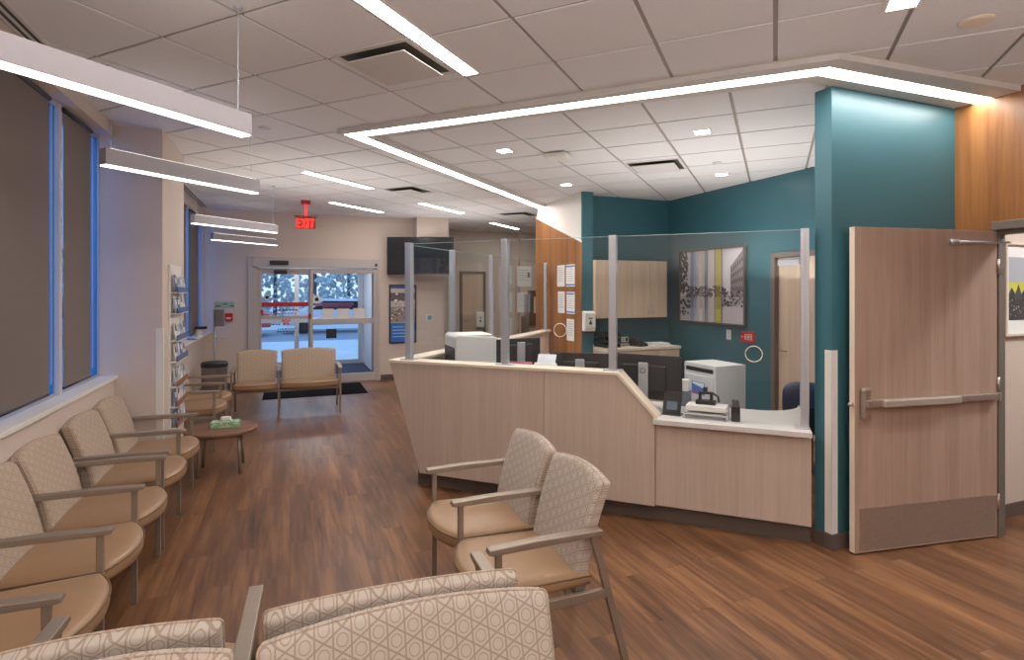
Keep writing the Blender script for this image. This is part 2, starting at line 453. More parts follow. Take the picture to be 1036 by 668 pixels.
    # mullion covers
    for i, (l, n0, n1) in enumerate(((4.74, -1.60, -1.462), (3.69, -1.60, -1.462), (2.72, -1.60, -1.462))):
        b = NB(); Lbox(b, n0, n1, l-.025, l+.025, zs, 3.0); struct('trim_%d' % (i+3), b, M['wall_b'])
    # slot diffusers in the ceiling along the windows
    for k, (l0, l1) in enumerate(((1.0, 4.1), (7.2, 10.6))):
        t = thing('slot_diffuser', ('black two-slot linear air diffuser in the ceiling over the front windows', 'black two-slot linear air diffuser in the ceiling over the far windows')[k], 'air vent', Lp(-1.335, l0, ZC), AL)
        b = NB(); L = l1-l0
        for x in (-.06, -.02, .02, .06): box(b, x-.008, x+.008, 0, L, -.008, .01)
        obj('frame', b, M['soffit'], t)
        b = NB()
        for x in (-.04, .0, .04): box(b, x-.012, x+.012, 0, L, -.003, .005)
        obj('slot', b, M['black'], t)

    # ---- far wall with the entrance
    lf = 10.93
    nA, zA = on_l(250.8, 260, lf); nB, _ = on_l(384, 264, lf); ztop = 2.305
    global DOOR_N
    DOOR_N = (nA, nB, ztop)
    b = NB()
    Lbox(b, -1.62, nA, lf, lf+.15, 0, ZC+.04); Lbox(b, nB, 2.857, lf, lf+.15, 0, ZC+.04); Lbox(b, nA, nB, lf, lf+.15, ztop, ZC+.04)
    struct('wall_far', b, M['wall'])
    b = NB(); Lbox(b, 2.707, 2.857, lf+.15, 12.85, 0, ZC+.04); struct('wall_vestibule_right', b, M['wall'])
    b = NB(); Lbox(b, 2.857, 8.2, 12.7, 12.85, 0, ZC+.04); struct('wall_far_corridor', b, M['wall_b'])
    b = NB(); n1, _ = on_l(524, 250, 12.7); Lbox(b, n1, 8.0, 12.55, 12.7, 0, ZC+.04); struct('wall_far_corridor_step', b, M['wall_b'])
    b = NB(); n0, _ = on_l(420, 240, 10.75); Lbox(b, n0, 2.857, 10.58, lf, 2.72, ZC+.04); struct('ceiling_bulkhead', b, M['wall'])
    # baseboards
    b = NB(); Lbox(b, -1.37, nA-.02, lf-.012, lf, 0, .1); Lbox(b, nB+.02, 2.857, lf-.012, lf, 0, .1); struct('baseboard_far', b, M['base'])
    b = NB(); Lbox(b, nw, nw+.012, -4, col0, 0, .1); Lbox(b, nw, nw+.012, col1, lf, 0, .1)
    Lbox(b, nw, -1.007, col0-.012, col0, 0, .1); Lbox(b, -1.019, -1.007, col0, col1, 0, .1); struct('baseboard_left', b, M['base'])

    # ---- reception: wood and white partition, teal walls
    np_ = 3.83; lp0, lp1 = 7.0, 8.57
    b = NB(); Lbox(b, np_, 3.97, lp0+.02, lp1, 0, ZC+.04); struct('wall_partition', b, M['white'])
    b = NB(); r = Matrix.Rotation(AL, 4, 'Z')
    pts = [r @ Vector(p) for p in ((np_-.02, lp0, 0), (np_-.02, lp1, 0), (np_-.02, lp1, 2.91), (np_-.02, lp0, 2.39))]
    prism(b, pts, NV*.02); struct('wall_partition_panel', b, M['oak'])
    b = NB(); pts = [r @ Vector(p) for p in ((np_-.026, lp0, 2.39), (np_-.026, lp1, 2.91), (np_-.026, lp1, 2.935), (np_-.026, lp0, 2.415))]
    prism(b, pts, NV*.026); struct('trim_11', b, M['white'])
    b = NB(); Lbox(b, np_-.012, 3.99, lp0-.012, lp0+.022, 0, ZC+.04); struct('wall_partition_end', b, M['teal'])
    b = NB(); Lbox(b, 3.97, 5.6, 7.25, 7.4, 0, ZC+.04); struct('wall_reception_back', b, M['teal'])
    dl1, _ = on_n(781, 256, 5.48); dl0 = dl1-1.12; zd = 2.17
    b = NB(); Lbox(b, 5.48, 5.62, dl1, 7.25, 0, ZC+.04); Lbox(b, 5.48, 5.62, 2.7, dl0, 0, ZC+.04); Lbox(b, 5.48, 5.62, dl0, dl1, zd, ZC+.04)
    struct('wall_reception_right', b, M['teal'])
    b = NB(); Lbox(b, 3.97, 5.48, 7.238, 7.25, 0, .1); Lbox(b, 5.468, 5.48, dl1, 7.24, 0, .1); struct('baseboard_reception', b, M['base'])
    d = thing('door_1', '', ''); del d['label'], d['category']; d['kind'] = 'structure'
    b = NB(); Lbox(b, 5.455, 5.60, dl1-.06, dl1, 0, zd); Lbox(b, 5.455, 5.60, dl0, dl0+.06, 0, zd); Lbox(b, 5.455, 5.60, dl0+.06, dl1-.06, zd-.06, zd)
    obj('door_frame', b, M['dkmetal'], d, .003)
    b = NB(); Lbox(b, 5.52, 5.565, dl0+.062, dl1-.062, .01, zd-.062); obj('door_leaf', b, M['cabw'], d)
    b = NB(); Lbox(b, 5.44, 5.52, dl1-.42, dl1-.12, zd-.16, zd-.09); obj('door_closer', b, M['alu'], d, .006)
    b = NB(); p0 = Lp(5.455, dl1-.2, zd-.085); p1 = Lp(5.42, dl1-.45, zd-.075); bar(b, p0, p1, .02, .012); obj('closer_arm', b, M['alu'], d)
    b = NB(); tube(b, [Lp(5.52, dl1-.13, 1.0), Lp(5.46, dl1-.13, 1.0), Lp(5.455, dl1-.24, 1.0)], .011, 8); obj('door_handle', b, M['steel'], d, smooth=True)

    # ---- teal partition, wood wall with the big door opening, corridor beyond
    T0 = flat(841.5, 557); lt = T0.dot(LV); nt = T0.dot(NV); nr = 4.603
    global TEAL
    TEAL = (nt, lt, nr)
    b = NB(); Lbox(b, nt, nr+.02, lt, lt+.13, 0, ZS+.0); struct('wall_teal_partition', b, M['teal'], bevel=.002)
    b = NB(); Lbox(b, nt-.012, nr, lt-.012, lt, 0, .1); Lbox(b, nt-.012, nt, lt, lt+.13, 0, .1); struct('baseboard_teal_partition', b, M['base'])
    ho = 2.40                                     # hinge side of the opening
    lo = ho-1.30
    zdr = 2.105
    b = NB(); Lbox(b, nr, nr+.05, ho+.05, lt, 0, ZC+.04); Lbox(b, nr, nr+.05, lo-.05, ho+.05, zdr+.05, ZC+.04); Lbox(b, nr, nr+.05, -4, lo-.05, 0, ZC+.04)
    struct('wall_right', b, M['oak'])
    b = NB(); Lbox(b, nr-.015, nr+.06, ho, ho+.05, 0, zdr+.05); Lbox(b, nr-.015, nr+.06, lo-.05, lo, 0, zdr+.05); Lbox(b, nr-.015, nr+.06, lo, ho, zdr, zdr+.05)
    struct('door_2_frame', b, M['dkmetal'], bevel=.003)
    b = NB(); Lbox(b, nr+.05, 8.2, 2.59, 2.7, 0, ZC+.04); struct('wall_corridor', b, M['wall_c'])
    b = NB(); Lbox(b, nr+.062, 8.2, 2.578, 2.59, 0, .1); struct('baseboard_corridor', b, M['base'])
    b = NB(); Lbox(b, 8.05, 8.2, -4, 12.9, 0, ZC+.04); struct('wall_east', b, M['wall_b'])
    b = NB(); Lbox(b, -1.62, 8.2, -4.15, -4, 0, ZC+.04); struct('wall_behind', b, M['wall'])
    # white corner guards
    for nm, lab, c, z1, sx in (('corner_guard', 'pale corner guard strip on the window wall column', (-1.019, col0), 1.39, 1), ('corner_guard', 'pale corner guard strip on the edge of the teal partition', (nt, lt), 1.32, -1)):
        b = NB()
        if sx == 1: box(b, -.05, .004, -.004, 0, .0, z1-.105); box(b, 0, .004, -.004, .05, .0, z1-.105)
        else: box(b, -.004, .05, -.004, 0, .0, z1-.105); box(b, -.004, 0, -.004, .05, .0, z1-.105)
        o = obj(nm, b, M['offw'], None, .001); o.location = Lp(c[0], c[1], .105); o.rotation_euler = (0, 0, AL)
        o['label'] = lab; o['category'] = 'corner guard'
build_shell()

# ================================================================== OUTSIDE
def build_outside():
    lf = 10.93
    b = NB(); Lbox(b, -1.62, 2.707, 13.0, 14.0, -.06, -.0); Lbox(b, -1.62, 2.707, lf+.15, 14.0, .001, .006); struct('floor_vestibule', b, M['carpet'])
    b = NB(); Lbox(b, -1.62, 2.707, lf+.15, 13.75, 2.62, 2.7); struct('ceiling_vestibule', b, M['white'])
    b = NB(); Lbox(b, -1.62, -1.37, 10.95, 13.75, 0, 2.7); struct('wall_vestibule_left', b, M['vgrey'])
    b = NB(); Lbox(b, 1.62, 2.70, 12.2, 13.75, 0, 2.62); struct('wall_vestibule_panel', b, M['vgrey'])
    b = NB(); Lbox(b, -1.37, 1.62, 13.60, 13.72, 2.2, 2.62); struct('wall_vestibule_header', b, M['vgrey'])
    d = thing('door_3', '', ''); del d['label'], d['category']; d['kind'] = 'structure'
    fr = NB()
    for n in (-1.33, .15, 1.55): Lbox(fr, n-.05, n+.05, 13.62, 13.7, 0, 2.2)
    for z in (0.0, .98, 2.1): Lbox(fr, -1.28, 1.5, 13.63, 13.69, z, z+.1)
    obj('door_frame', fr, M['alu'], d, .003)
    g = NB(); Lbox(g, -1.28, 1.5, 13.655, 13.665, .1, 2.1); obj('glass_pane', g, M['wglass'], d)
    g = NB()
    Lbox(g, -1.2, 1.4, 13.64, 13.645, 1.36, 1.42); obj('warning_strip', g, plain('plum_film', (96, 60, 104), .5), d)
    b = NB(); Lbox(b, -45, 45, 14.0, 80, -.14, -.06); Lbox(b, -45, -1.62, -30, 14, -.14, -.06); struct('ground_outside', b, M['snow'])
    b = NB(); Lbox(b, -45, 45, 21, 27, -.06, -.045); struct('road_outside', b, M['road'])
    # parked cars
    def car(label, n, l, rz, paint):
        t = thing('car', label, 'car', Lp(n, l, -.045), rz)
        b = NB(); prof = [(-2.1, .35), (-2.1, .8), (-1.35, .9), (-.8, 1.38), (.7, 1.4), (1.35, .98), (2.1, .85), (2.15, .35)]
        prism(b, [Vector((x, -.85, z)) for x, z in prof], Vector((0, 1.7, 0))); obj('body', b, paint, t, .06, seg=3)
        for s in (-1, 1):
            b = NB(); prism(b, [Vector((x, s*.853, z)) for x, z in ((-1.15, .95), (-.75, 1.3), (.62, 1.32), (1.1, .97))], Vector((0, s*.006, 0))); obj('side_window', b, M['cglass'], t)
        for x in (-1.35, 1.35):
            for s in (-1, 1):
                b = NB(); lathe(b, [(.2, -.1), (.31, -.09), (.31, .09), (.2, .1)], 20)
                bmesh.ops.rotate(b, cent=(0, 0, 0), matrix=Matrix.Rotation(R(90), 3, 'X'), verts=b.verts)
                bmesh.ops.translate(b, verts=b.verts, vec=(x, s*.78, .32)); obj('wheel', b, M['tyre'], t)
    car('red car parked outside beyond the entrance doors', -2.8, 24.0, AL, M['carred'])
    car('white car parked outside to the side of the red car', 1.9, 25.0, AL+R(180), M['carwhite'])
    # trees beyond the road
    rnd = random.Random(3)
    for k in range(16):
        n, l = -15+(k%8)*4.1+(2.0 if k > 7 else 0)+rnd.uniform(-.3, .3), (32 if k < 8 else 36.5)+rnd.uniform(-.4, .4)
        t = thing('tree', 'blue grey tree in the bank of trees beyond the road', 'tree', Lp(n, l, -.06), 0, 'trees beyond the road')
        h = rnd.uniform(5.2, 7.5)
        b = NB(); tube(b, [(0, 0, -.05), (.05, 0, h*.4), (0, .05, h*.8)], [.14, .1, .04], 8); obj('trunk', b, M['bark'], t)
        b = NB()
        for q in range(620):
            z = rnd.uniform(.05, 1.0)*h; rr = ((1.05-z/h)**.5*1.75+.1)*rnd.random()**.5; a = rnd.uniform(0, 6.28); s = rnd.uniform(.06, .15)
            m = bmesh.ops.create_icosphere(b, subdivisions=1, radius=s)
            for v in m['verts']: v.co = v.co*rnd.uniform(.75, 1.25)+Vector((rr*math.cos(a), rr*math.sin(a), z))
        obj('crown', b, M['trees'], t)
build_outside()

# ================================================================== ENTRANCE DOOR
def build_entrance():
    lf = 10.93; nA, nB, zt = DOOR_N
    t = thing('sliding_entrance_door', 'automatic sliding glass entrance door in a pale aluminium frame', 'entrance door', Lp(nA, lf), AL)
    W = nB-nA
    X = lambda px: on_l(px, 300, lf)[0]-nA
    Zf = lambda px, py: on_l(px, py, lf)[1]
    b = NB()
    box(b, .004, .085, -.04, .11, 0, zt-.005); box(b, W-.06, W-.004, -.04, .11, 0, zt-.005); obj('jamb', b, M['dframe'], t, .004)
    b = NB(); box(b, .085, W-.06, -.07, .11, 2.13, zt-.005); obj('header', b, M['dframe'], t, .005)
    x0, x1, x2 = X(261), X(313.5), X(381)
    b = NB(); box(b, .085, x0, -.02, .03, 0.01, 2.13); obj('side_panel', b, M['dframe'], t, .004)
    def leaf(name, a, c, y, rails):
        fr = NB(); s = .055
        box(fr, a, a+s, y-.02, y+.02, .012, 2.1); box(fr, c-s, c, y-.02, y+.02, .012, 2.1)
        for z0, z1 in rails: box(fr, a+s, c-s, y-.02, y+.02, z0, z1)
        o = obj(name, fr, M['dframe'], t, .003)
        g = NB(); box(g, a+s, c-s, y-.004, y+.004, .1, 2.04); obj('glass_pane', g, M['wglass'], o)
        return o
    zr = Zf(345, 325)
    l1 = leaf('door_leaf', x0, x1+.03, .05, ((.012, .12), (zr-.045+.1, zr+.02+.1), (2.0, 2.1)))
    l2 = leaf('door_leaf', x1, x2, 0.0, ((.012, .16), (zr-.05, zr+.05), (2.03, 2.1)))
    # graphics on the glass
    s = .055
    b = NB(); zz = Zf(290, 308.5); box(b, x0+s, x1-.03, .044, .0455, zz-.035, zz+.045); obj('safety_strip', b, M['red'], l1)
    b = NB(); zz = Zf(340, 309.5); box(b, X(326), X(356), -.0065, -.005, zz-.03, zz+.03); obj('safety_strip', b, plain('plum_film', (96, 60, 104), .5), l2)
    def dots(px, py, r, mat, y, par, seg=20):
        b = NB(); lathe(b, [(r, 0), (r, .002)], seg); bmesh.ops.rotate(b, cent=(0, 0, 0), matrix=Matrix.Rotation(R(90), 3, 'X'), verts=b.verts)
        bmesh.ops.translate(b, verts=b.verts, vec=(X(px), y, Zf(px, py))); obj('door_decal', b, mat, par)
    dots(320.5, 303, .075, M['offw'], -.006, l2); dots(320.5, 303, .035, M['black'], -.0085, l2)
    dots(270, 301, .05, M['offw'], .0435, l1); dots(270, 301, .03, M['black'], .041, l1)
    # etched wording rows
    lines = []
    def row(px0, px1, py, h, c, y):
        a = X(px0); e = X(px1); z = Zf((px0+px1)/2, py); rr = random.Random(int(py*10))
        while a < e:
            w = rr.uniform(.018, .05); lines.append(([Vector((a, y, z-h/2)), Vector((min(a+w, e), y, z-h/2)), Vector((min(a+w, e), y, z+h/2)), Vector((a, y, z+h/2))], c)); a += w+.014
    row(276, 302, 314, .03, (60, 66, 90), .042); row(277, 300, 317.2, .022, (200, 80, 90), .042)
    row(275, 284, 328.5, .02, (70, 70, 90), .042); row(281, 300, 333, .02, (70, 70, 90), .042); row(280, 299, 335.5, .02, (70, 70, 90), .042); row(286, 296, 338, .02, (70, 70, 90), .042)
    # pink emblem between the words
    cx, cz = X(289.5), Zf(289.5, 325.5)
    for a in range(5):
        an = R(90+72*a); lines.append(([Vector((cx, .042, cz)), Vector((cx+.06*math.cos(an-.4), .042, cz+.06*math.sin(an-.4))), Vector((cx+.085*math.cos(an), .042, cz+.085*math.sin(an))), Vector((cx+.06*math.cos(an+.4), .042, cz+.06*math.sin(an+.4)))], (220, 80, 100)))
    ink_obj('etched_wording', lines, l1)
    # sensors
    b = NB(); box(b, X(273), X(292), -.11, -.07, Zf(280, 268)-.005, Zf(280, 264.5)+.01); obj('motion_sensor', b, M['black'], t, .012)
    b = NB(); box(b, X(277), X(290.5), -.045, -.0, Zf(283, 276.5)-.01, Zf(283, 274)+.01); obj('motion_sensor', b, M['black'], t, .01)
    b = NB(); box(b, X(380)-.02, X(380)+.02, -.085, -.07, Zf(380, 270), Zf(380, 267)); obj('keyswitch', b, M['black'], t, .003)
    for px, py in ((313.5, 320), (265, 316)):
        b = NB(); box(b, X(px)-.02, X(px)+.02, -.024, -.018, Zf(px, py)-.045, Zf(px, py)+.045); obj('warning_sticker', b, M['red'], t)
    # notices stuck to the glass
    for k, (p0, p1, q0, q1, lab, m) in enumerate(((326, 337.5, 312.5, 327, 'pale paper notice on the door glass, first of three in the row', 'paper'), (341, 353.5, 312.5, 327, 'pale paper notice on the door glass, middle of three in the row', 'paper'), (357.5, 369, 312, 327, 'pale paper notice on the door glass nearest the frame', 'paper'), (330, 340.5, 333, 342.5, 'small dark notice low on the door glass', 'dark'))):
        b = NB(); a, c = X(p0), X(p1); box(b, 0, c-a, -.002, 0, 0, Zf(p0, q0)-Zf(p0, q1))
        o = obj('paper_notice', b, M[m]); o.location = Lp(nA+a, lf-.005, Zf(p0, q1)); o.rotation_euler = (0, 0, AL)
        o['label'] = lab; o['category'] = 'notice'
    # floor mat
    b = NB(); box(b, 0, 1.62, 0, 1.15, 0, .008); o = obj('floor_mat', b, M['mat'], None, .003); o.location = Lp(-.4, 9.62, 0); o.rotation_euler = (0, 0, AL)
    o['label'] = 'black floor mat in front of the entrance door'; o['category'] = 'mat'
build_entrance()

# ================================================================== SEATING
def seat_mesh(w, wide=False):
    """cushion with a bowed front edge"""
    pts = []; N = 14
    hx = w/2-.006
    for k in range(N+1):
        u = -1+2*k/N
        pts.append((hx*u, .035-.085*(1-abs(u)**2.2)))
    for k in range(1, 6): pts.append((hx-.012*k/5, .035+(.50-.035)*k/5))
    for k in range(1, 8): pts.append((hx-.012-(2*hx-.024)*k/8, .50))
    for k in range(0, 5): pts.append((-hx+.012-.012*k/5, .50-(.50-.035)*k/5))
    cx, cy = 0, .25
    rings = []
    for ins, z in ((.02, .385), (.004, .392), (0, .41), (0, .445), (.006, .458), (.02, .468), (.06, .474), (.14, .478), (.2, .479)):
        r = []
        for x, y in pts:
            sx = 1-ins/hx; sy = 1-ins/.25
            yy = cy+(y-cy)*sy
            zz = z-(.018*(yy/.5) if z > .42 else 0)
            r.append((cx+x*sx, yy, zz))
        rings.append(r)
    bm = NB(); loft(bm, rings)
    pipe = NB(); tube(pipe, [(x*1.003, cy+(y-cy)*1.004, .449-.018*y/.5) for x, y in pts], .004, 6, True)
    return bm, pipe
def back_mesh(w):
    hx = w/2-.012; pts = []
    zb, zt = .365, .838
    pts += [(-hx+.014+(2*hx-.028)*k/10, 0) for k in range(11)]
    for k in range(1, 9): pts.append((hx-.014+.014*k/8, (zt-zb)*k/8-.012*(k == 8)))
    for k in range(1, 4):
        a = R(90*k/4); pts.append((hx-.018+.018*math.cos(a), zt-zb-.012+.018*math.sin(a)+.0))
    for k in range(1, 16):
        u = 1-2*k/16; pts.append(((hx-.018)*u, zt-zb+.006+.024*(1-u*u)))
    for k in range(3, 0, -1):
        a = R(90*k/4); pts.append((-hx+.018-.018*math.cos(a), zt-zb-.012+.018*math.sin(a)))
    for k in range(8, 0, -1): pts.append((-hx+.014-.014*k/8, (zt-zb)*k/8-.012*(k == 8)))
    cz = .24
    def place(x, z, d):
        s = z/(zt-zb)
        y = .462+.132*s+.018*math.sin(min(1, s)*math.pi)*-1 + d*(1-.2*s)
        y += .012*(x/hx)**2*-1
        return (x, y, zb+z-d*.18)
    rings = []
    for ins, d in ((.10, -.047), (.03, -.045), (.012, -.040), (.003, -.030), (0, -.02), (0, .02), (.003, .028), (.014, .034), (.06, .036)):
        rings.append([place(x*(1-ins/hx), cz+(z-cz)*(1-ins/.25), d) for x, z in pts])
    bm = NB(); loft(bm, rings)
    seam = NB(); tube(seam, [place(x*1.002, cz+(z-cz)*1.002, -.02) for x, z in pts], .0035, 6, True)
    return bm, seam
def make_seating(label, widths, loc, rz, foot=.66, group=None, fabric='fabric', aw=.05, trim=None):
    t = thing('tandem_seating', label, 'seating', loc, rz, group)
    xs = [0]
    for w in widths: xs.append(xs[-1]+w)
    for x in xs:
        b = NB(); bar(b, (x, .045, 0), (x, .045, .628), .028, .024, Vector((1, 0, 0))); obj('leg', b, M['frame'], t, .003)
        b = NB(); bar(b, (x, .495, .628), (x, foot, 0), .034, .024, Vector((1, 0, 0))); obj('leg', b, M['frame'], t, .003)
        b = NB()
        pr = [(-.005, .628), (0, .648), (.2, .655), (.53, .652), (.54, .64), (.53, .626), (.03, .622)]
        prism(b, [Vector((x-aw/2, y, z)) for y, z in pr], Vector((aw, 0, 0))); obj('armrest', b, M['frame'], t, .004)
        yb = .495+(foot-.495)*(.628-.36)/.628
        b = NB(); bar(b, (x, .055, .36), (x, yb, .36), .024, .04); obj('side_rail', b, M['frame'], t, .003)
    b = NB()
    for y, z in ((.09, .355), (.46, .345)): box(b, xs[0], xs[-1], y-.015, y+.015, z-.015, z+.015)
    for x0, x1 in zip(xs, xs[1:]):
        for u in (.3, .7): box(b, x0+(x1-x0)*u-.015, x0+(x1-x0)*u+.015, .09, .46, .36, .388)
    obj('seat_frame', b, M['frame'], t, .003)
    for x0, x1 in zip(xs, xs[1:]):
        w = x1-x0-.02; cx = (x0+x1)/2
        bm, pp = seat_mesh(w); bmesh.ops.translate(bm, verts=bm.verts, vec=(cx, 0, 0)); bmesh.ops.translate(pp, verts=pp.verts, vec=(cx, 0, 0))
        s = obj('seat', bm, M['vinyl'], t, smooth=True); obj('piping', pp, M['pipe'], s, smooth=True)
        lo, hi = (trim or {}).get(xs.index(x0), (0, 0)); cx += (lo-hi)/2
        bm, pp = back_mesh(w-.012-lo-hi); bmesh.ops.translate(bm, verts=bm.verts, vec=(cx, 0, 0)); bmesh.ops.translate(pp, verts=pp.verts, vec=(cx, 0, 0))
        s = obj('backrest', bm, M[fabric], t, smooth=True); obj('piping', pp, M['frame'] if False else M['fabric2'], s, smooth=True)
    return t
def build_seating():
    nf = -.745
    # window row: seats face +n, row runs along the wall. local x = -l ... rotate so that local -y = +n
    rz = AL+R(90)          # local x -> l direction, local y -> -n
    make_seating('three-seat tan waiting bench by the windows, nearest one, cut by the picture edge', [.6, .6, .6], Lp(nf, 2.43), rz, fabric='fabric2')
    make_seating('two-seat tan waiting bench by the windows, just before the column', [.61, .61], Lp(nf, 4.345), rz, fabric='fabric2')
    make_seating('two-seat tan waiting bench under the brochure rack, past the column', [.58, .58], Lp(-.70, 6.74), rz, fabric='fabric2')
    # love seat by the entrance: faces -l  (local x -> n, local y -> l)
    p = flat(234, 426); n0 = p.dot(NV); l0 = p.dot(LV)
    make_seating('tan bench with one single and one wide seat before the entrance door', [.575, .80], Lp(n0+.0, l0-.04), AL, fabric='fabric2')
    # bench before the counter: faces -n (local x -> -l, local y -> n)
    make_seating('two-seat patterned bench standing alone in front of the reception counter', [.56, .56], Lp(.765, 3.325), AL-R(90), foot=.67)
    # back to back benches in the foreground
    make_seating('patterned bench in the foreground facing into the room, backs to another bench', [.825, .585], Lp(.712, 2.205), AL+R(180-2.6), foot=.62, trim={0: (0, .045)})
    make_seating('patterned bench nearest the viewer, facing out of the room', [.585, .825], Lp(-.697, .955), AL-R(1.2), foot=.60)
build_seating()

# ------------------------------------------------------------------ side table, tissues
def build_table():
    c = Vector((-2.77, 5.37, 0))
    t = thing('side_table', 'small round brown side table on thin metal legs by the benches', 'side table', c, AL)
    b = NB(); lathe(b, [(.295, .372), (.312, .378), (.316, .39), (.314, .402), (.306, .408), (.2, .4085)], 48); obj('tabletop', b, M['tabw'], t, smooth=False)
    b = NB()
    for a in range(4):
        an, a2 = R(45+90*a), R(135+90*a); p = Vector((.225*math.cos(an), .225*math.sin(an), .352)); q = Vector((.225*math.cos(a2), .225*math.sin(a2), .352)); bar(b, p, q, .018, .03)
    obj('apron', b, M['frame'], t)
    for a in range(4):
        an = R(45+90*a)
        b = NB(); tube(b, [(.225*math.cos(an), .225*math.sin(an), .373), (.25*math.cos(an), .25*math.sin(an), 0)], .0155, 12); obj('leg', b, M['frame'], t, smooth=True)
    t = thing('tissue_box', 'green and white tissue box lying on the round side table', 'tissue box', c+Vector((.03, .02, .4085)), R(18))
    b = NB(); box(b, -.12, .12, -.06, .06, 0, .06); obj('carton', b, M['green'], t, .003)
    polys = []
    rr = random.Random(2)
    for k in range(16):
        x = -.11+.22*rr.random(); z = .006+.045*rr.random(); s = .012
        polys.append(([(x-s, -.0606, z), (x, -.0606, z-s*.6), (x+s, -.0606, z), (x, -.0606, z+s*.6)], (214, 228, 206)))
        y = -.05+.1*rr.random(); polys.append(([(x-s, y, .0606), (x, y-s, .0606), (x+s, y, .0606), (x, y+s, .0606)], (220, 232, 214)))
    ink_obj('printed_pattern', polys, t)
    b = NB(); rings = []
    for k, (rx, ry, z) in enumerate(((.06, .02, .061), (.045, .012, .075), (.05, .016, .09), (.03, .006, .1))):
        rings.append([(rx*math.cos(2*math.pi*q/14), ry*math.sin(2*math.pi*q/14)+.004*math.sin(q*2.3+k), z+.006*math.sin(q*1.7)) for q in range(14)])
    loft(b, rings); obj('tissue', b, M['paper'], t, smooth=True)
build_table()

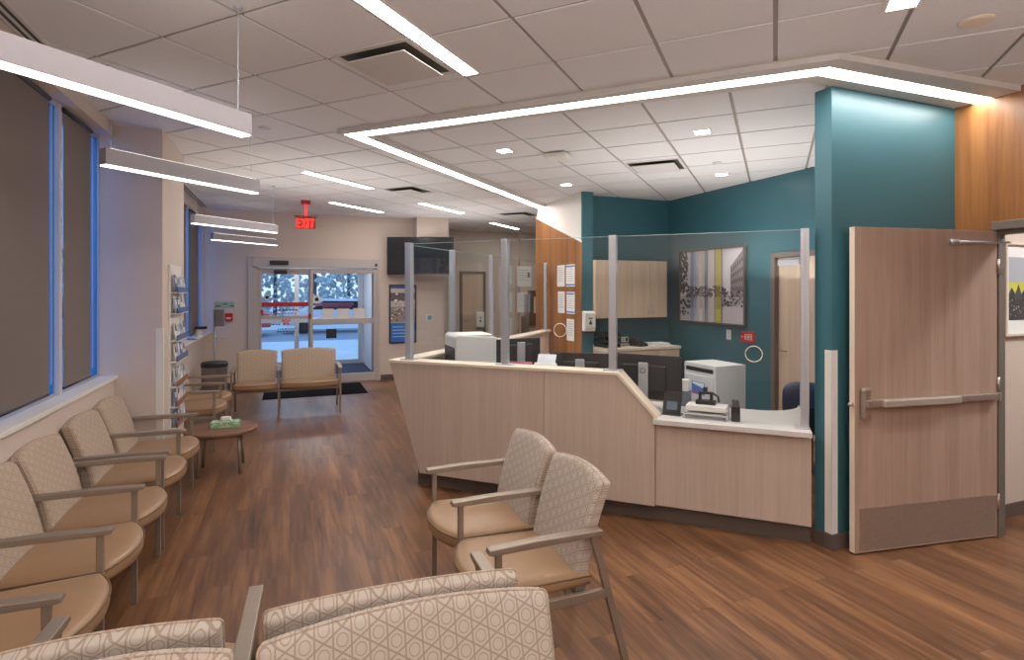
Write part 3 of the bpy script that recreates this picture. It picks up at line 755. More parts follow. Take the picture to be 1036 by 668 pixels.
# ================================================================== RECEPTION COUNTER
def build_counter():
    t = thing('reception_counter', 'pale wood reception counter with a sloped step down to a low section', 'counter', F0, AC)
    xe = 3.335
    def pz(pts, y0, y1, nm, mat, bev=0):
        b = NB(); prism(b, [Vector((x, y0, z)) for x, z in pts], Vector((0, y1-y0, 0))); return obj(nm, b, mat, t, bev)
    xs = 1.45
    pz([(0, 1.075), (xs-.0015, 1.075), (xs-.0015, .13), (.31, .13)], 0, .14, 'front_panel', M['lam'], .002)
    pz([(xs+.0015, 1.075), (2.03, 1.075), (2.31, .775), (2.31, .13), (xs+.0015, .13)], 0, .14, 'front_panel', M['lam'], .002)
    pz([(2.313, .735), (xe, .735), (xe, .13), (2.313, .13)], .03, .14, 'low_front_panel', M['lam'], .002)
    # ledge cap
    pz([(-.008, 1.075), (-.008, 1.10), (2.042, 1.10), (2.335, .785), (2.31, .775), (2.03, 1.075)], -.008, .17, 'ledge', M['cream'], .003)
    # return wall to the partition
    b = NB(); prism(b, [Vector(p) for p in ((0, .14, 1.075), (.14, .14, 1.075), (.45, .14, .13), (.31, .14, .13))], Vector((0, 3.62, 0))); obj('return_panel', b, M['lam'], t)
    b = NB(); box(b, -.008, .17, .17, 4.05, 1.075, 1.10); box(b, .0, .14, 3.76, 4.04, .13, 1.075); obj('return_ledge', b, M['cream'], t, .003)
    # kick base
    b = NB(); box(b, .24, xe, .09, .16, 0, .13); box(b, .42, .5, .16, 3.7, 0, .13); obj('kick_base', b, M['base'], t)
    # worktops
    b = NB(); pts = [(.17, .14), (2.31, .14), (2.31, .74), (.78, .74), (.78, 3.42), (.17, 4.02)]
    prism(b, [Vector((x, y, .73)) for x, y in pts], Vector((0, 0, .03))); obj('worktop', b, M['stone'], t, .002)
    pts = [(2.30, -.03), (xe, -.03), (xe, .95)]
    for k in range(0, 9):
        a = R(90*k/8); pts.append((3.03+.3*math.cos(a), .95-.33*math.sin(a)))
    pts += [(2.30, .62)]
    b = NB(); prism(b, [Vector((x, y, .738)) for x, y in pts], Vector((0, 0, .037))); obj('low_worktop', b, M['stone'], t, .004)
    b = NB(); box(b, 1.5, 1.53, .16, .7, .0, .73); box(b, 3.3, 3.33, .2, .6, .0, .735); box(b, .74, .77, .74, 3.4, 0, .73); obj('support_panel', b, M['lam'], t)

    # ---- glass screen
    s = thing('glass_screen', 'clear glass screen with aluminium posts standing on the reception counter', 'glass screen', F0, AC)
    zt = 2.14
    def post(x, y, z0, w=.05, pw=.07):
        b = NB()
        hw = w/2
        for sx in (-1, 1): box(b, x+sx*hw*.38-hw*.55, x+sx*hw*.38+hw*.55, y-hw, y+hw, z0+.008, zt)
        o = obj('post', b, M['alu'], s, .003)
        b = NB(); box(b, x-pw, x+pw*.45 if pw < .07 else x+pw, y-.045, y+.045, z0+.0005, z0+.009); obj('base_plate', b, M['alu'], o, .002)
    yg = .08; xr = 3.30
    P1, P2, P3 = .155, 1.085, 1.985
    for x in (P1, P2, P3): post(x, yg, 1.10, .06)
    post(xr, yg+.02, .775, .056, .06)
    for y in (1.02, 2.02, 4.05): post(.08, y, 1.10, .05)
    zt2 = zt-.01
    def pane(pts, hole=None):
        b = NB(); prism(b, [Vector((x, yg-.005, z)) for x, z in pts], Vector((0, .01, 0))); o = obj('glass_pane', b, M['glass'], s)
        b = NB(); box(b, pts[0][0], pts[2][0] if len(pts) == 4 else pts[3][0], yg-.005, yg+.005, zt2, zt2+.003); obj('polished_edge', b, M['edge'], o)
        if hole:
            b = NB(); tube(b, [(hole[0]+hole[2]*math.cos(2*math.pi*k/28), yg, hole[1]+hole[2]*math.sin(2*math.pi*k/28)) for k in range(28)], .0035, 8, True); obj('speak_ring', b, M['cream'], o, smooth=True)
    zt2 = zt-.01
    pane([(P1+.035, 1.104), (P2-.035, 1.104), (P2-.035, zt2), (P1+.035, zt2)])
    pane([(P2+.035, 1.104), (P3-.035, 1.104), (P3-.035, zt2), (P2+.035, zt2)], (1.56, 1.40, .052))
    pane([(P3+.035, 1.11), (2.06, 1.10), (2.36, .79), (xr-.035, .79), (xr-.035, zt2), (P3+.035, zt2)], (2.98, 1.27, .055))
    b = NB()
    for y0, y1 in ((.12, .99), (1.05, 1.99), (2.05, 4.02)):
        b2 = NB(); box(b2, .075, .085, y0, y1, 1.104, zt2); o2 = obj('glass_pane', b2, M['glass'], s)
        b2 = NB(); box(b2, .075, .085, y0, y1, zt2, zt2+.003); obj('polished_edge', b2, M['edge'], o2)
    b.free()
build_counter()

def place(name, label, cat, x, y, z, rz=0, group=None): return thing(name, label, cat, Cp(x, y, z), AC+rz, group)
def solo(o, label, cat, loc, rz, group=None):
    o.location = loc; o.rotation_euler = (0, 0, rz); o['label'] = label; o['category'] = cat
    if group: o['group'] = group
    return o

def build_desk_items():
    zw = .76
    # laser printer
    t = place('laser_printer', 'large pale grey laser printer on the desk behind the glass screen', 'printer', .47, .72, zw, R(42))
    b = NB(); prism(b, [Vector((x, -.22, z)) for x, z in ((-.23, .0), (.23, .0), (.23, .46), (.17, .51), (-.2, .54), (-.23, .52))], Vector((0, .44, 0))); obj('body', b, M['lgrey'], t, .012)
    b = NB(); box(b, -.234, -.228, -.2, .2, .04, .42); obj('side_cover', b, M['dark'], t)
    b = NB()
    for k in range(6): box(b, -.2385, -.233, -.15+.0, .05, .27+.022*k, .282+.022*k)
    obj('vent', b, M['black'], t)
    b = NB(); box(b, -.04, .03, -.224, -.219, .06, .14); box(b, .11, .19, -.224, -.219, .09, .19); obj('service_hatch', b, M['dark'], t)
    b = NB(); box(b, -.16, .14, -.2, .16, .525, .54); obj('output_tray', b, M['offw'], t, .006)
    # monitors
    def monitor(label, x, y, rz, w=.56, h=.34, zc=.26, emblem=False):
        t = place('computer_monitor', label, 'monitor', x, y, zw, rz, None)
        b = NB(); box(b, -w/2, w/2, 0, .012, zc-h/2, zc+h/2); o = obj('screen_housing', b, M['dark'], t, .005)
        b = NB(); box(b, -w/2+.01, w/2-.01, .012, .015, zc-h/2+.012, zc+h/2-.01); obj('screen', b, M['screen'], o)
        b = NB(); box(b, -w*.3, w*.3, -.025, 0, zc-.11, zc+.1); obj('back_cover', b, M['dark'], t, .012)
        b = NB(); box(b, -.04, .04, -.045, -.026, .012, zc+.12); q = obj('stand_neck', b, M['alu'], t, .006)
        if emblem:
            b = NB(); tube(b, [(.02*math.cos(2*math.pi*k/20), -.0465, zc+.055+.02*math.sin(2*math.pi*k/20)) for k in range(20)], .0025, 6, True); obj('emblem_ring', b, M['dark'], q)
        b = NB(); box(b, -.12, .12, -.12, .06, 0, .012); obj('stand_base', b, M['alu'], t, .005)
    monitor('black monitor seen from behind, its silver stand near the sloped glass end', 2.17, .42, R(-8), .60, .36, .255, True)
    monitor('black monitor seen from behind, lower one beside the glass screen post', 1.62, .47, R(8), .54, .34, .25)
    monitor('dark monitor turned sideways just past the printer', 1.03, .53, R(52), .46, .30, .37)
    # telephone, folder, small box
    t = place('desk_telephone', 'grey desk telephone with handset between the monitors', 'telephone', 1.90, .27, zw, R(170))
    b = NB(); prism(b, [Vector((-.1, y, z)) for y, z in ((-.1, 0), (.1, 0), (.1, .11), (.06, .12), (-.1, .03))], Vector((.2, 0, 0))); obj('body', b, M['lgrey'], t, .006)
    b = NB(); tube(b, [(-.07, -.09, .065), (-.07, -.04, .085), (-.07, .05, .13), (-.07, .09, .135)], [.022, .014, .014, .022], 10); obj('handset', b, M['black'], t, smooth=True)
    b = NB()
    for i in range(3):
        for j in range(4): box(b, -.01+i*.03, .012+i*.03, -.075+j*.026, -.057+j*.026, .042+.013*j, .052+.013*j)
    obj('keypad', b, M['dark'], t)
    t = place('paper_folder', 'pink paper folder standing on the desk past the printer', 'folder', 1.09, .34, zw, R(10))
    b = NB(); box(b, -.13, .13, -.006, .006, 0, .335); obj('cover', b, M['pink'], t, .001)
    b = NB(); box(b, -.125, .125, .007, .016, .002, .32); obj('sheets', b, M['paper'], t)
    t = place('desk_scanner', 'small white desktop scanner beside the pink folder', 'scanner', 1.335, .33, zw, R(5))
    b = NB(); prism(b, [Vector((-.09, y, z)) for y, z in ((-.08, 0), (.08, 0), (.08, .3), (.02, .34), (-.06, .2))], Vector((.2, 0, 0))); obj('body', b, M['offw'], t, .01)
    b = NB(); prism(b, [Vector((-.07, y, z)) for y, z in ((.045, .33), (.05, .33), (.1, .4), (.095, .4))], Vector((.16, 0, 0))); obj('feed_tray', b, M['alu'], t)
    # low counter things
    t = place('sign_holder', 'black leaflet holder standing on the low end of the counter', 'leaflet holder', 2.41, .17, .775, R(-8))
    b = NB(); bar(b, (-.065, 0, .005), (-.065, .05, .17), .004, .012); bar(b, (.065, 0, .005), (.065, .05, .17), .004, .012); box(b, -.068, .068, -.02, .08, 0, .006); obj('stand', b, M['black'], t)
    b = NB(); prism(b, [Vector((-.065, y, z)) for y, z in ((.0, .006), (.006, .006), (.056, .17), (.05, .17))], Vector((.13, 0, 0))); obj('back_plate', b, M['black'], t)
    b = NB(); prism(b, [Vector((-.04, y, z)) for y, z in ((.008, .04), (.01, .04), (.028, .1), (.026, .1))], Vector((.08, -.006, 0))); obj('leaflet', b, plain('slate_card', (96, 108, 122), .6), t)
    t = place('paper_tray', 'white two-level tray on thin legs on the low counter', 'tray', 2.66, .17, .775, R(-4))
    for x in (-.15, .15):
        for y in (-.07, .07):
            b = NB(); box(b, x-.005, x+.005, y-.005, y+.005, 0, .075); obj('leg', b, M['alu'], t)
    b = NB(); box(b, -.135, .145, -.075, .075, .06, .098); obj('upper_tray', b, M['offw'], t, .004)
    b = NB(); box(b, -.145, .145, -.07, .07, .03, .042); obj('lower_tray', b, M['lgrey'], t, .002)
    t = place('hole_punch', 'black hole punch resting on top of the white tray', 'hole punch', 2.655, .19, .873, R(-4))
    b = NB(); box(b, -.07, .07, -.035, .035, 0, .03); obj('base', b, M['dark'], t, .005)
    b = NB(); box(b, -.05, -.03, -.02, .02, .03, .085); box(b, .03, .05, -.02, .02, .03, .085); box(b, -.05, .05, -.018, .018, .075, .092); box(b, -.018, .012, -.015, .015, .092, .125); obj('press', b, M['black'], t, .003)
    b = NB(); tube(b, [(.05, 0, .085), (.085, 0, .06), (.092, 0, .02)], .008, 8); obj('lever', b, M['black'], t, smooth=True)
    t = place('pen_cup', 'black pen cup with a dark device in it on the low counter', 'pen cup', 2.86, .14, .775, R(8))
    b = NB(); box(b, -.03, .03, -.025, .025, 0, .11); obj('cup', b, M['black'], t, .006)
    b = NB(); prism(b, [Vector((-.02, y, z)) for y, z in ((-.02, .1), (.02, .1), (.04, .15), (.0, .15))], Vector((.045, 0, 0))); obj('device', b, M['dark'], t, .004)
    t = place('document_file', 'stack of white papers standing behind the low counter', 'papers', 2.44, .60, .775, R(-10))
    b = NB(); box(b, -.07, .07, -.05, .05, 0, .12); obj('grey_box', b, plain('slate_box', (110, 114, 124), .6), t, .003)
    b = NB(); box(b, -.065, .06, -.03, .03, .12, .21); obj('sheets', b, M['paper'], t)
    # shredding console
    t = thing('shredding_bin', 'tall pale grey paper shredding bin behind the low counter', 'bin', Lp(3.363, 3.811), AL)
    b = NB(); box(b, 0, .33, 0, .41, 0, 1.07); obj('cabinet', b, M['lgrey'], t, .006)
    b = NB(); box(b, -.004, .0, .03, .38, 1.0, 1.035); obj('paper_slot', b, M['black'], t)
    b = NB(); box(b, -.012, .0, .02, .39, .05, .97); o = obj('door', b, M['lgrey'], t, .004)
    polys = [([(-.0135, .12, .80), (-.0135, .29, .80), (-.0135, .29, .91), (-.0135, .12, .91)], (60, 110, 190)), ([(-.0138, .13, .86), (-.0138, .28, .89), (-.0138, .28, .905), (-.0138, .13, .905)], (214, 228, 240)), ([(-.0138, .2, .81), (-.0138, .28, .81), (-.0138, .28, .825), (-.0138, .2, .825)], (190, 60, 60))]
    ink_obj('sticker', polys, o)
    # office chair
    t = thing('office_chair', 'dark navy office chair behind the low counter near the doorway', 'chair', Vector((2.72, 5.15, 0)), R(-25))
    b = NB(); lathe(b, [(.0301, .0), (.03, .02), (.03, .4)], 14); bmesh.ops.translate(b, verts=b.verts, vec=(0, 0, .07)); obj('gas_column', b, M['black'], t)
    for k in range(5):
        a = R(72*k); b = NB(); bar(b, (0, 0, .1), (.29*math.cos(a), .29*math.sin(a), .075), .05, .03, w2=.03, d2=.02); q = obj('base_spoke', b, M['black'], t)
        b = NB(); lathe(b, [(.02, -.02), (.03, -.015), (.03, .015), (.02, .02)], 14); bmesh.ops.rotate(b, cent=(0, 0, 0), matrix=Matrix.Rotation(R(90), 3, 'X'), verts=b.verts)
        bmesh.ops.translate(b, verts=b.verts, vec=(.29*math.cos(a), .29*math.sin(a), .031)); obj('caster', b, M['dark'], q)
    def pad(hx, hy, z0, z1):
        b = NB(); rr = []
        for ins, z in ((.03, z0), (0, z0+.02), (0, z1-.025), (.02, z1-.006), (.07, z1)):
            rr.append([((hx-ins)*math.copysign(abs(math.cos(q))**.5, math.cos(q)), (hy-ins)*math.copysign(abs(math.sin(q))**.5, math.sin(q)), z) for q in [2*math.pi*k/28 for k in range(28)]])
        loft(b, rr); return b
    obj('seat', pad(.25, .24, .46, .54), M['navy'], t, smooth=True)
    b = pad(.23, .19, -.035, .035); bmesh.ops.rotate(b, cent=(0, 0, 0), matrix=Matrix.Rotation(R(90), 3, 'X'), verts=b.verts); bmesh.ops.translate(b, verts=b.verts, vec=(0, -.25, .72)); obj('backrest', b, M['navy'], t, smooth=True)
    b = NB(); bar(b, (0, -.05, .455), (0, -.29, .47), .06, .015); bar(b, (0, -.29, .465), (0, -.295, .7), .06, .015); obj('back_bracket', b, M['black'], t)
    t = thing('office_chair', 'black office chair at the desk, only its back edge above the counter', 'chair', Cp(1.25, 1.25), AC+R(180))
    obj('seat', pad(.25, .24, .46, .54), M['black'], t, smooth=True)
    b = pad(.22, .26, -.035, .035); bmesh.ops.rotate(b, cent=(0, 0, 0), matrix=Matrix.Rotation(R(90), 3, 'X'), verts=b.verts); bmesh.ops.translate(b, verts=b.verts, vec=(0, -.25, .77)); obj('backrest', b, M['black'], t, smooth=True)
    b = NB(); bar(b, (0, -.05, .455), (0, -.29, .47), .06, .015); bar(b, (0, -.29, .465), (0, -.295, .75), .06, .015); obj('back_bracket', b, M['black'], t)
    b = NB(); lathe(b, [(.0301, .0), (.03, .02), (.03, .4)], 14); bmesh.ops.translate(b, verts=b.verts, vec=(0, 0, .07)); obj('gas_column', b, M['black'], t)
    for k in range(5):
        a = R(72*k); b = NB(); bar(b, (0, 0, .1), (.29*math.cos(a), .29*math.sin(a), .075), .05, .03, w2=.03, d2=.02); q = obj('base_spoke', b, M['black'], t)
        b = NB(); lathe(b, [(.02, -.02), (.03, -.015), (.03, .015), (.02, .02)], 14); bmesh.ops.rotate(b, cent=(0, 0, 0), matrix=Matrix.Rotation(R(90), 3, 'X'), verts=b.verts)
        bmesh.ops.translate(b, verts=b.verts, vec=(.29*math.cos(a), .29*math.sin(a), .031)); obj('caster', b, M['dark'], q)
build_desk_items()

# ================================================================== BACK OFFICE
def build_back_office():
    # wall cabinet
    n0, n1, l0, l1, z0, z1 = 3.995, 5.20, 6.92, 7.245, 1.317, 2.145
    t = thing('wall_cabinet', 'pale wood wall cabinet hung on the teal wall behind reception', 'cabinet', Lp(n0, l0, z0), AL)
    w = (n1-n0)/4
    b = NB(); box(b, 0, n1-n0, .02, l1-l0, 0, z1-z0); obj('carcass', b, M['cabw'], t, .002)
    for k in range(4):
        b = NB(); box(b, w*k+.002, w*(k+1)-.002, 0, .019, .003, z1-z0-.003); d = obj('door', b, M['cabw'], t, .0015)
        hx = w*(k+1)-.035 if k % 2 == 0 else w*k+.035
        b = NB(); tube(b, [(hx, 0, .06), (hx, -.028, .065), (hx, -.028, .165), (hx, 0, .17)], .006, 8); obj('handle', b, M['alu'], d, smooth=True)
    # base cabinet
    n1 = 5.20; l0 = 6.62
    t = thing('base_cabinet', 'low white-topped cabinet along the teal back wall', 'cabinet', Lp(n0, l0, 0), AL)
    W = n1-n0; D = 7.245-l0
    b = NB(); box(b, 0, W, .03, D, .09, .88); obj('carcass', b, M['cabw'], t, .002)
    b = NB(); box(b, .0, W, .08, D, 0, .09); obj('kick_base', b, M['base'], t)
    b = NB(); box(b, -.0, W+.02, 0, D, .88, .92); obj('worktop', b, M['cream'], t, .003)
    for k in range(4):
        b = NB(); box(b, W/4*k+.002, W/4*(k+1)-.002, .011, .03, .095, .875); d = obj('door', b, M['cabw'], t, .0015)
        hx = W/4*(k+1)-.035 if k % 2 == 0 else W/4*k+.035
        b = NB(); tube(b, [(hx, .011, .70), (hx, -.017, .705), (hx, -.017, .8), (hx, .011, .805)], .006, 8); obj('handle', b, M['alu'], d, smooth=True)
    def at(px, py): return on_l(px, py, 6.85)
    t = thing('desk_telephone', 'black telephone with a cord on the cabinet at the teal wall', 'telephone', Lp(4.64, 6.82, .921), AL+R(20))
    b = NB(); prism(b, [Vector((-.09, y, z)) for y, z in ((-.1, 0), (.1, 0), (.1, .09), (-.1, .03))], Vector((.18, 0, 0))); obj('body', b, M['black'], t, .005)
    b = NB(); tube(b, [(-.05, -.09, .06), (-.05, 0, .09), (-.05, .09, .11)], [.02, .013, .02], 8); obj('handset', b, M['black'], t, smooth=True)
    b = NB(); tube(b, [(0, .1, .02), (-.05, .16, .004), (-.12, .18, .004), (-.18, .12, .004), (-.22, .15, .004)], .006, 6); obj('cord', b, M['black'], t, smooth=True)
    t = thing('letter_tray', 'stack of black letter trays on the cabinet beside the partition', 'letter tray', Lp(4.14, 6.85, .92), AL)
    for k in range(3):
        b = NB(); box(b, -.12, .12, -.15, .15, .005+.075*k, .009+.075*k); box(b, -.12, -.116, -.15, .15, .005+.075*k, .05+.075*k); box(b, .116, .12, -.15, .15, .005+.075*k, .05+.075*k); box(b, -.12, .12, .146, .15, .005+.075*k, .05+.075*k)
        obj('tray', b, M['black'], t)
    b = NB()
    for x in (-.118, .118):
        for y in (-.14, .14): box(b, x-.004, x+.004, y-.004, y+.004, 0, .21)
    obj('corner_riser', b, M['black'], t)
    t = thing('paper_stack', 'low stack of white papers on the far cabinet top', 'papers', Lp(4.98, 6.85, .92), AL+R(-6))
    rr = random.Random(5)
    for k in range(3):
        b = NB(); box(b, -.14, .14, -.11, .11, .012*k, .012*k+.011, Matrix.Rotation(rr.uniform(-.15, .15), 4, 'Z')); obj('sheets', b, M['paper'], t)
    # outlets
    def plate(px, py, w, h, wall, name, label, cat, kids, mat='offw'):
        if wall == 'n': l, z = on_n(px, py, 5.48); loc = Lp(5.478, l, z); rz = AL-R(90)
        else: n, z = on_l(px, py, wall); loc = Lp(n, wall-.002, z); rz = AL
        t = thing(name, label, cat, loc, rz)
        b = NB(); box(b, -w/2, w/2, -.006, .002, -h/2, h/2); obj('cover_plate', b, M[mat], t, .002)
        for (x0, x1, z0, z1, m, nm) in kids:
            b = NB(); box(b, x0, x1, -.009, -.005, z0, z1); obj(nm, b, M[m], t)
        return t
    plate(632, 343.5, .12, .08, 7.25, 'power_outlet', 'white double outlet on the teal wall above the cabinet', 'outlet', ((-.045, -.01, -.025, .025, 'lgrey', 'socket'), (.01, .045, -.025, .025, 'dark', 'socket')))
    plate(737.5, 338.7, .08, .13, 'n', 'power_outlet', 'white outlet on the teal wall under the framed street picture', 'outlet', ((-.02, .02, .01, .05, 'lgrey', 'socket'), (-.02, .02, -.05, -.01, 'lgrey', 'socket')))
    l, z = on_n(757, 341, 5.48)
    t = thing('alarm_sign', 'small red sign with white characters beside the teal wall outlet', 'sign', Lp(5.478, l, z), AL-R(90))
    b = NB(); box(b, -.12, .12, -.012, .002, -.07, .07); obj('plate', b, M['red'], t, .003)
    polys = []
    for k in range(3):
        x = -.045+.045*k
        for seg in ((0, .0, .03, .006), (0, .034, .03, .04), (0, .068, .03, .074), (0, 0, .007, .074), (.023, 0, .03, .074)):
            polys.append(([(x+seg[0], -.0135, -.037+seg[1]), (x+seg[2], -.0135, -.037+seg[1]), (x+seg[2], -.0135, -.037+seg[3]), (x+seg[0], -.0135, -.037+seg[3])], (240, 236, 232)))
    polys.append(([(-.1, -.0135, -.012), (-.07, -.0135, -.012), (-.07, -.0135, .012), (-.1, -.0135, .012)], (236, 150, 140)))
    ink_obj('characters', polys, t)
    # framed street picture with coloured bands
    la, za = on_n(689, 255, 5.48); lb, _ = on_n(756.5, 247, 5.48); _, zb = on_n(722, 328, 5.48); _, ztp = on_n(722, 251, 5.48)
    W, Hh = la-lb, ztp-zb
    t = thing('framed_picture', 'framed black and white street photo with coloured vertical bands on the teal wall', 'picture', Lp(5.478, la, zb), AL-R(90))
    b = NB(); fw = .028
    box(b, 0, W, -.05, 0, 0, fw); box(b, 0, W, -.05, 0, Hh-fw, Hh); box(b, 0, fw, -.05, 0, fw, Hh-fw); box(b, W-fw, W, -.05, 0, fw, Hh-fw); obj('frame', b, plain('picture_frame', (86, 80, 74), .4), t, .002)
    polys = []
    def q(x0, x1, z0, z1, c, d=0): polys.append(([(x0*W, -.03-d, z0*Hh), (x1*W, -.03-d, z0*Hh), (x1*W, -.03-d, z1*Hh), (x0*W, -.03-d, z1*Hh)], c))
    q(.02, .98, .02, .36, (186, 180, 186)); q(.02, .98, .36, .98, (206, 202, 208))
    rr = random.Random(11); y = .0004
    def blob(cx, cz, s, c, k=9):
        nonlocal y; y += .00002
        polys.append(([((cx+s*math.cos(2*math.pi*i/k)*rr.uniform(.7, 1.2))*W, -.03-y, (cz+s*1.1*math.sin(2*math.pi*i/k)*rr.uniform(.7, 1.2))*Hh) for i in range(k)], c))
    for k in range(150): blob(.02+.12*rr.random()**1.5, rr.uniform(.42, .96), rr.uniform(.008, .022), rr.choice(((46, 38, 44), (70, 60, 66), (96, 84, 90))))
    for k in range(140): blob(rr.uniform(.14, .74), .36+.15*rr.random()**1.4, rr.uniform(.008, .022), rr.choice(((62, 52, 60), (86, 74, 82), (120, 108, 116))))
    y += .0005
    pts = [(.80, .36), (.80, .74), (.98, .96), (.98, .36)]
    polys.append(([(a*W, -.03-y, c*Hh) for a, c in pts], (128, 118, 122))); y += .0003
    for i in range(6):
        for j in range(4):
            x = .815+.027*i; zt = .74+(x-.80)/.18*.22; z0 = .44+(zt-.44)*(j/4)
            polys.append(([(x*W, -.03-y, z0*Hh), ((x+.014)*W, -.03-y, z0*Hh), ((x+.014)*W, -.03-y, (z0+.05)*Hh), (x*W, -.03-y, (z0+.05)*Hh)], (60, 54, 60)))
    y += .0003
    for k in range(80):
        blob(rr.uniform(.03, .28), rr.uniform(.08, .46), rr.uniform(.008, .022), rr.choice(((36, 32, 38), (76, 72, 78), (150, 146, 150), (52, 50, 66))))
        blob(rr.uniform(.66, .97), rr.uniform(.24, .44), rr.uniform(.007, .02), rr.choice(((36, 32, 38), (80, 74, 80), (160, 156, 160))))
    y += .001
    for x0, x1, c in ((.20, .255, (132, 150, 184)), (.268, .29, (178, 186, 214)), (.345, .395, (214, 206, 196)), (.425, .45, (128, 138, 170)), (.46, .475, (156, 160, 120)), (.575, .59, (150, 150, 120)), (.60, .665, (186, 178, 62)), (.675, .69, (120, 118, 110))):
        for s0, s1, kk in ((.02, .2, .96), (.2, .36, .8), (.36, .5, .62), (.5, .98, 1.0)): polys.append(([(x0*W, -.03-y, s0*Hh), (x1*W, -.03-y, s0*Hh), (x1*W, -.03-y, s1*Hh), (x0*W, -.03-y, s1*Hh)], dk(c, kk)))
    ink_obj('print', polys, t)
    # soap dispenser on the partition end
    def dispenser(label, loc, rz, w=.13, h=.26, drip=True, m='offw'):
        t = thing('sanitizer_dispenser', label, 'dispenser', loc, rz)
        b = NB(); prism(b, [Vector((-w/2, y, z)) for y, z in ((0, 0), (-.085, 0), (-.10, .06), (-.10, h-.03), (-.08, h), (0, h))], Vector((w, 0, 0))); obj('housing', b, M[m], t, .012)
        b = NB(); prism(b, [Vector((-.03, -.1015, h*.35)), Vector((.03, -.1015, h*.35)), Vector((0, -.1015, h*.58))], Vector((0, -.001, 0))); box(b, -.03, .03, -.1025, -.1012, h*.62, h*.68); obj('printed_mark', b, M['dark'], t)
        b = NB(); box(b, -w*.35, w*.35, -.08, -.02, -.025, 0); obj('nozzle_tray', b, M['dark'], t, .004)
        return t
    n, z = on_l(594, 335, 6.985)
    dispenser('white sanitizer dispenser on the teal end of the wood partition', Lp(n, 6.986, z), AL, .17, .28)
    # papers on the wood partition
    for k, (p0, p1, q0, q1, head) in enumerate(((564, 571.3, 268.8, 290, 0), (573, 581.5, 268, 290, 1), (564.7, 571.3, 295, 317, 0), (573.4, 581.5, 295.5, 318, 1), (573.6, 581, 322.6, 345.5, 0))):
        l0, zt = on_n(p0, q0, 3.808); l1, zb = on_n(p1, q1, 3.808)
        lab = ('white printed notice on the wood partition, top row, away from the teal edge', 'white notice with blue bands, top row beside the teal edge', 'white printed notice on the wood partition, middle row, away from the teal edge', 'white notice with a blue foot, middle row beside the teal edge', 'white printed notice on the wood partition, alone in the bottom row')[k]
        t = thing('wall_notice', lab, 'notice', Lp(3.808, l0, zb), AL-R(90), 'notices on the wood partition')
        W, Hh = l0-l1, zt-zb
        b = NB(); box(b, 0, W, -.004, 0, 0, Hh); obj('sheet', b, M['paper'], t)
        pol = []
        for r_ in range(7):
            z = Hh*(.86-.1*r_); pol.append(([(W*.12, -.0048, z), (W*rr.uniform(.6, .9), -.0048, z), (W*.85, -.0048, z+Hh*.02), (W*.12, -.0048, z+Hh*.02)], (130, 130, 140)))
        if head: pol.append(([(0, -.0046, Hh*.88), (W, -.0046, Hh*.88), (W, -.0046, Hh*.96), (0, -.0046, Hh*.96)], (70, 140, 210))); pol.append(([(0, -.0046, Hh*.04), (W, -.0046, Hh*.04), (W, -.0046, Hh*.12), (0, -.0046, Hh*.12)], (70, 140, 210)))
        ink_obj('printed_lines', pol, t)
    # far corridor: door, notices, reader, dispenser, notice board
    lw = 12.7
    X = lambda px: on_l(px, 300, lw)[0]
    Z = lambda px, py: on_l(px, py, lw)[1]
    d = thing('door_4', '', ''); del d['label'], d['category']; d['kind'] = 'structure'
    a, c = X(465), X(491)
    b = NB(); Lbox(b, a, a+.06, lw-.04, lw+.01, 0, 2.16); Lbox(b, c-.06, c, lw-.04, lw+.01, 0, 2.16); Lbox(b, a+.06, c-.06, lw-.04, lw+.01, 2.1, 2.16); obj('door_frame', b, M['dkmetal'], d)
    b = NB(); Lbox(b, a+.06, c-.06, lw-.02, lw-.002, .01, 2.1); obj('door_leaf', b, M['cabw'], d)
    b = NB(); tube(b, [Lp(a+.12, lw-.02, 1.0), Lp(a+.12, lw-.07, 1.0), Lp(a+.24, lw-.07, 1.0)], .011, 8); obj('door_handle', b, M['steel'], d, smooth=True)
    b = NB(); Lbox(b, 2.857, a, lw-.012, lw, 0, .1); struct('baseboard_corridor_far', b, M['base'])
    dispenser('white sanitizer dispenser on the corridor door at the far end', Lp(X(484), lw-.05, Z(484, 331)), AL, .19, .36)
    n, z = X(497.3), Z(497.3, 311.5)
    t = thing('card_reader', 'dark card reader on the corridor wall beside the far door', 'card reader', Lp(n, lw-.001, z), AL)
    b = NB(); box(b, -.06, .06, -.03, 0, -.13, .13); obj('housing', b, M['dark'], t, .006)
    b = NB(); box(b, -.03, .03, -.033, -.03, .02, .08); obj('indicator', b, M['lgrey'], t)
    ls = 12.55
    for k, (p0, p1, q0, q1, m) in enumerate(((511.5, 517.5, 269, 287.5, 'paper'), (523, 537, 269.5, 290, 'paper'), (512, 517.5, 296, 316, 'paper'), (523, 533, 296, 316, 'paper'), (512.5, 517.5, 322, 341, 'paper'))):
        lw_ = lw if p0 < 520 else ls
        a, zt = on_l(p0, q0, lw_); c, zb = on_l(p1, q1, lw_)
        lab = ('pale paper on the far corridor wall, topmost of the narrow column', 'wide pale poster with a small dark mark on the far corridor wall', 'pale paper on the far corridor wall, middle of the narrow column', 'pale poster hanging below the wide one on the far corridor wall', 'pale paper on the far corridor wall, lowest of the narrow column')[k]
        t = thing('wall_notice', lab, 'notice', Lp(a, lw_-.001, zb), AL, 'papers on the far corridor wall')
        b = NB(); box(b, 0, c-a, -.006, 0, 0, zt-zb); obj('sheet', b, M[m], t)
        pol = [([((c-a)*.12, -.0066, (zt-zb)*(.8-.12*r_)), ((c-a)*.85, -.0066, (zt-zb)*(.8-.12*r_)), ((c-a)*.85, -.0066, (zt-zb)*(.815-.12*r_)), ((c-a)*.12, -.0066, (zt-zb)*(.815-.12*r_))], (150, 148, 150)) for r_ in range(5)]
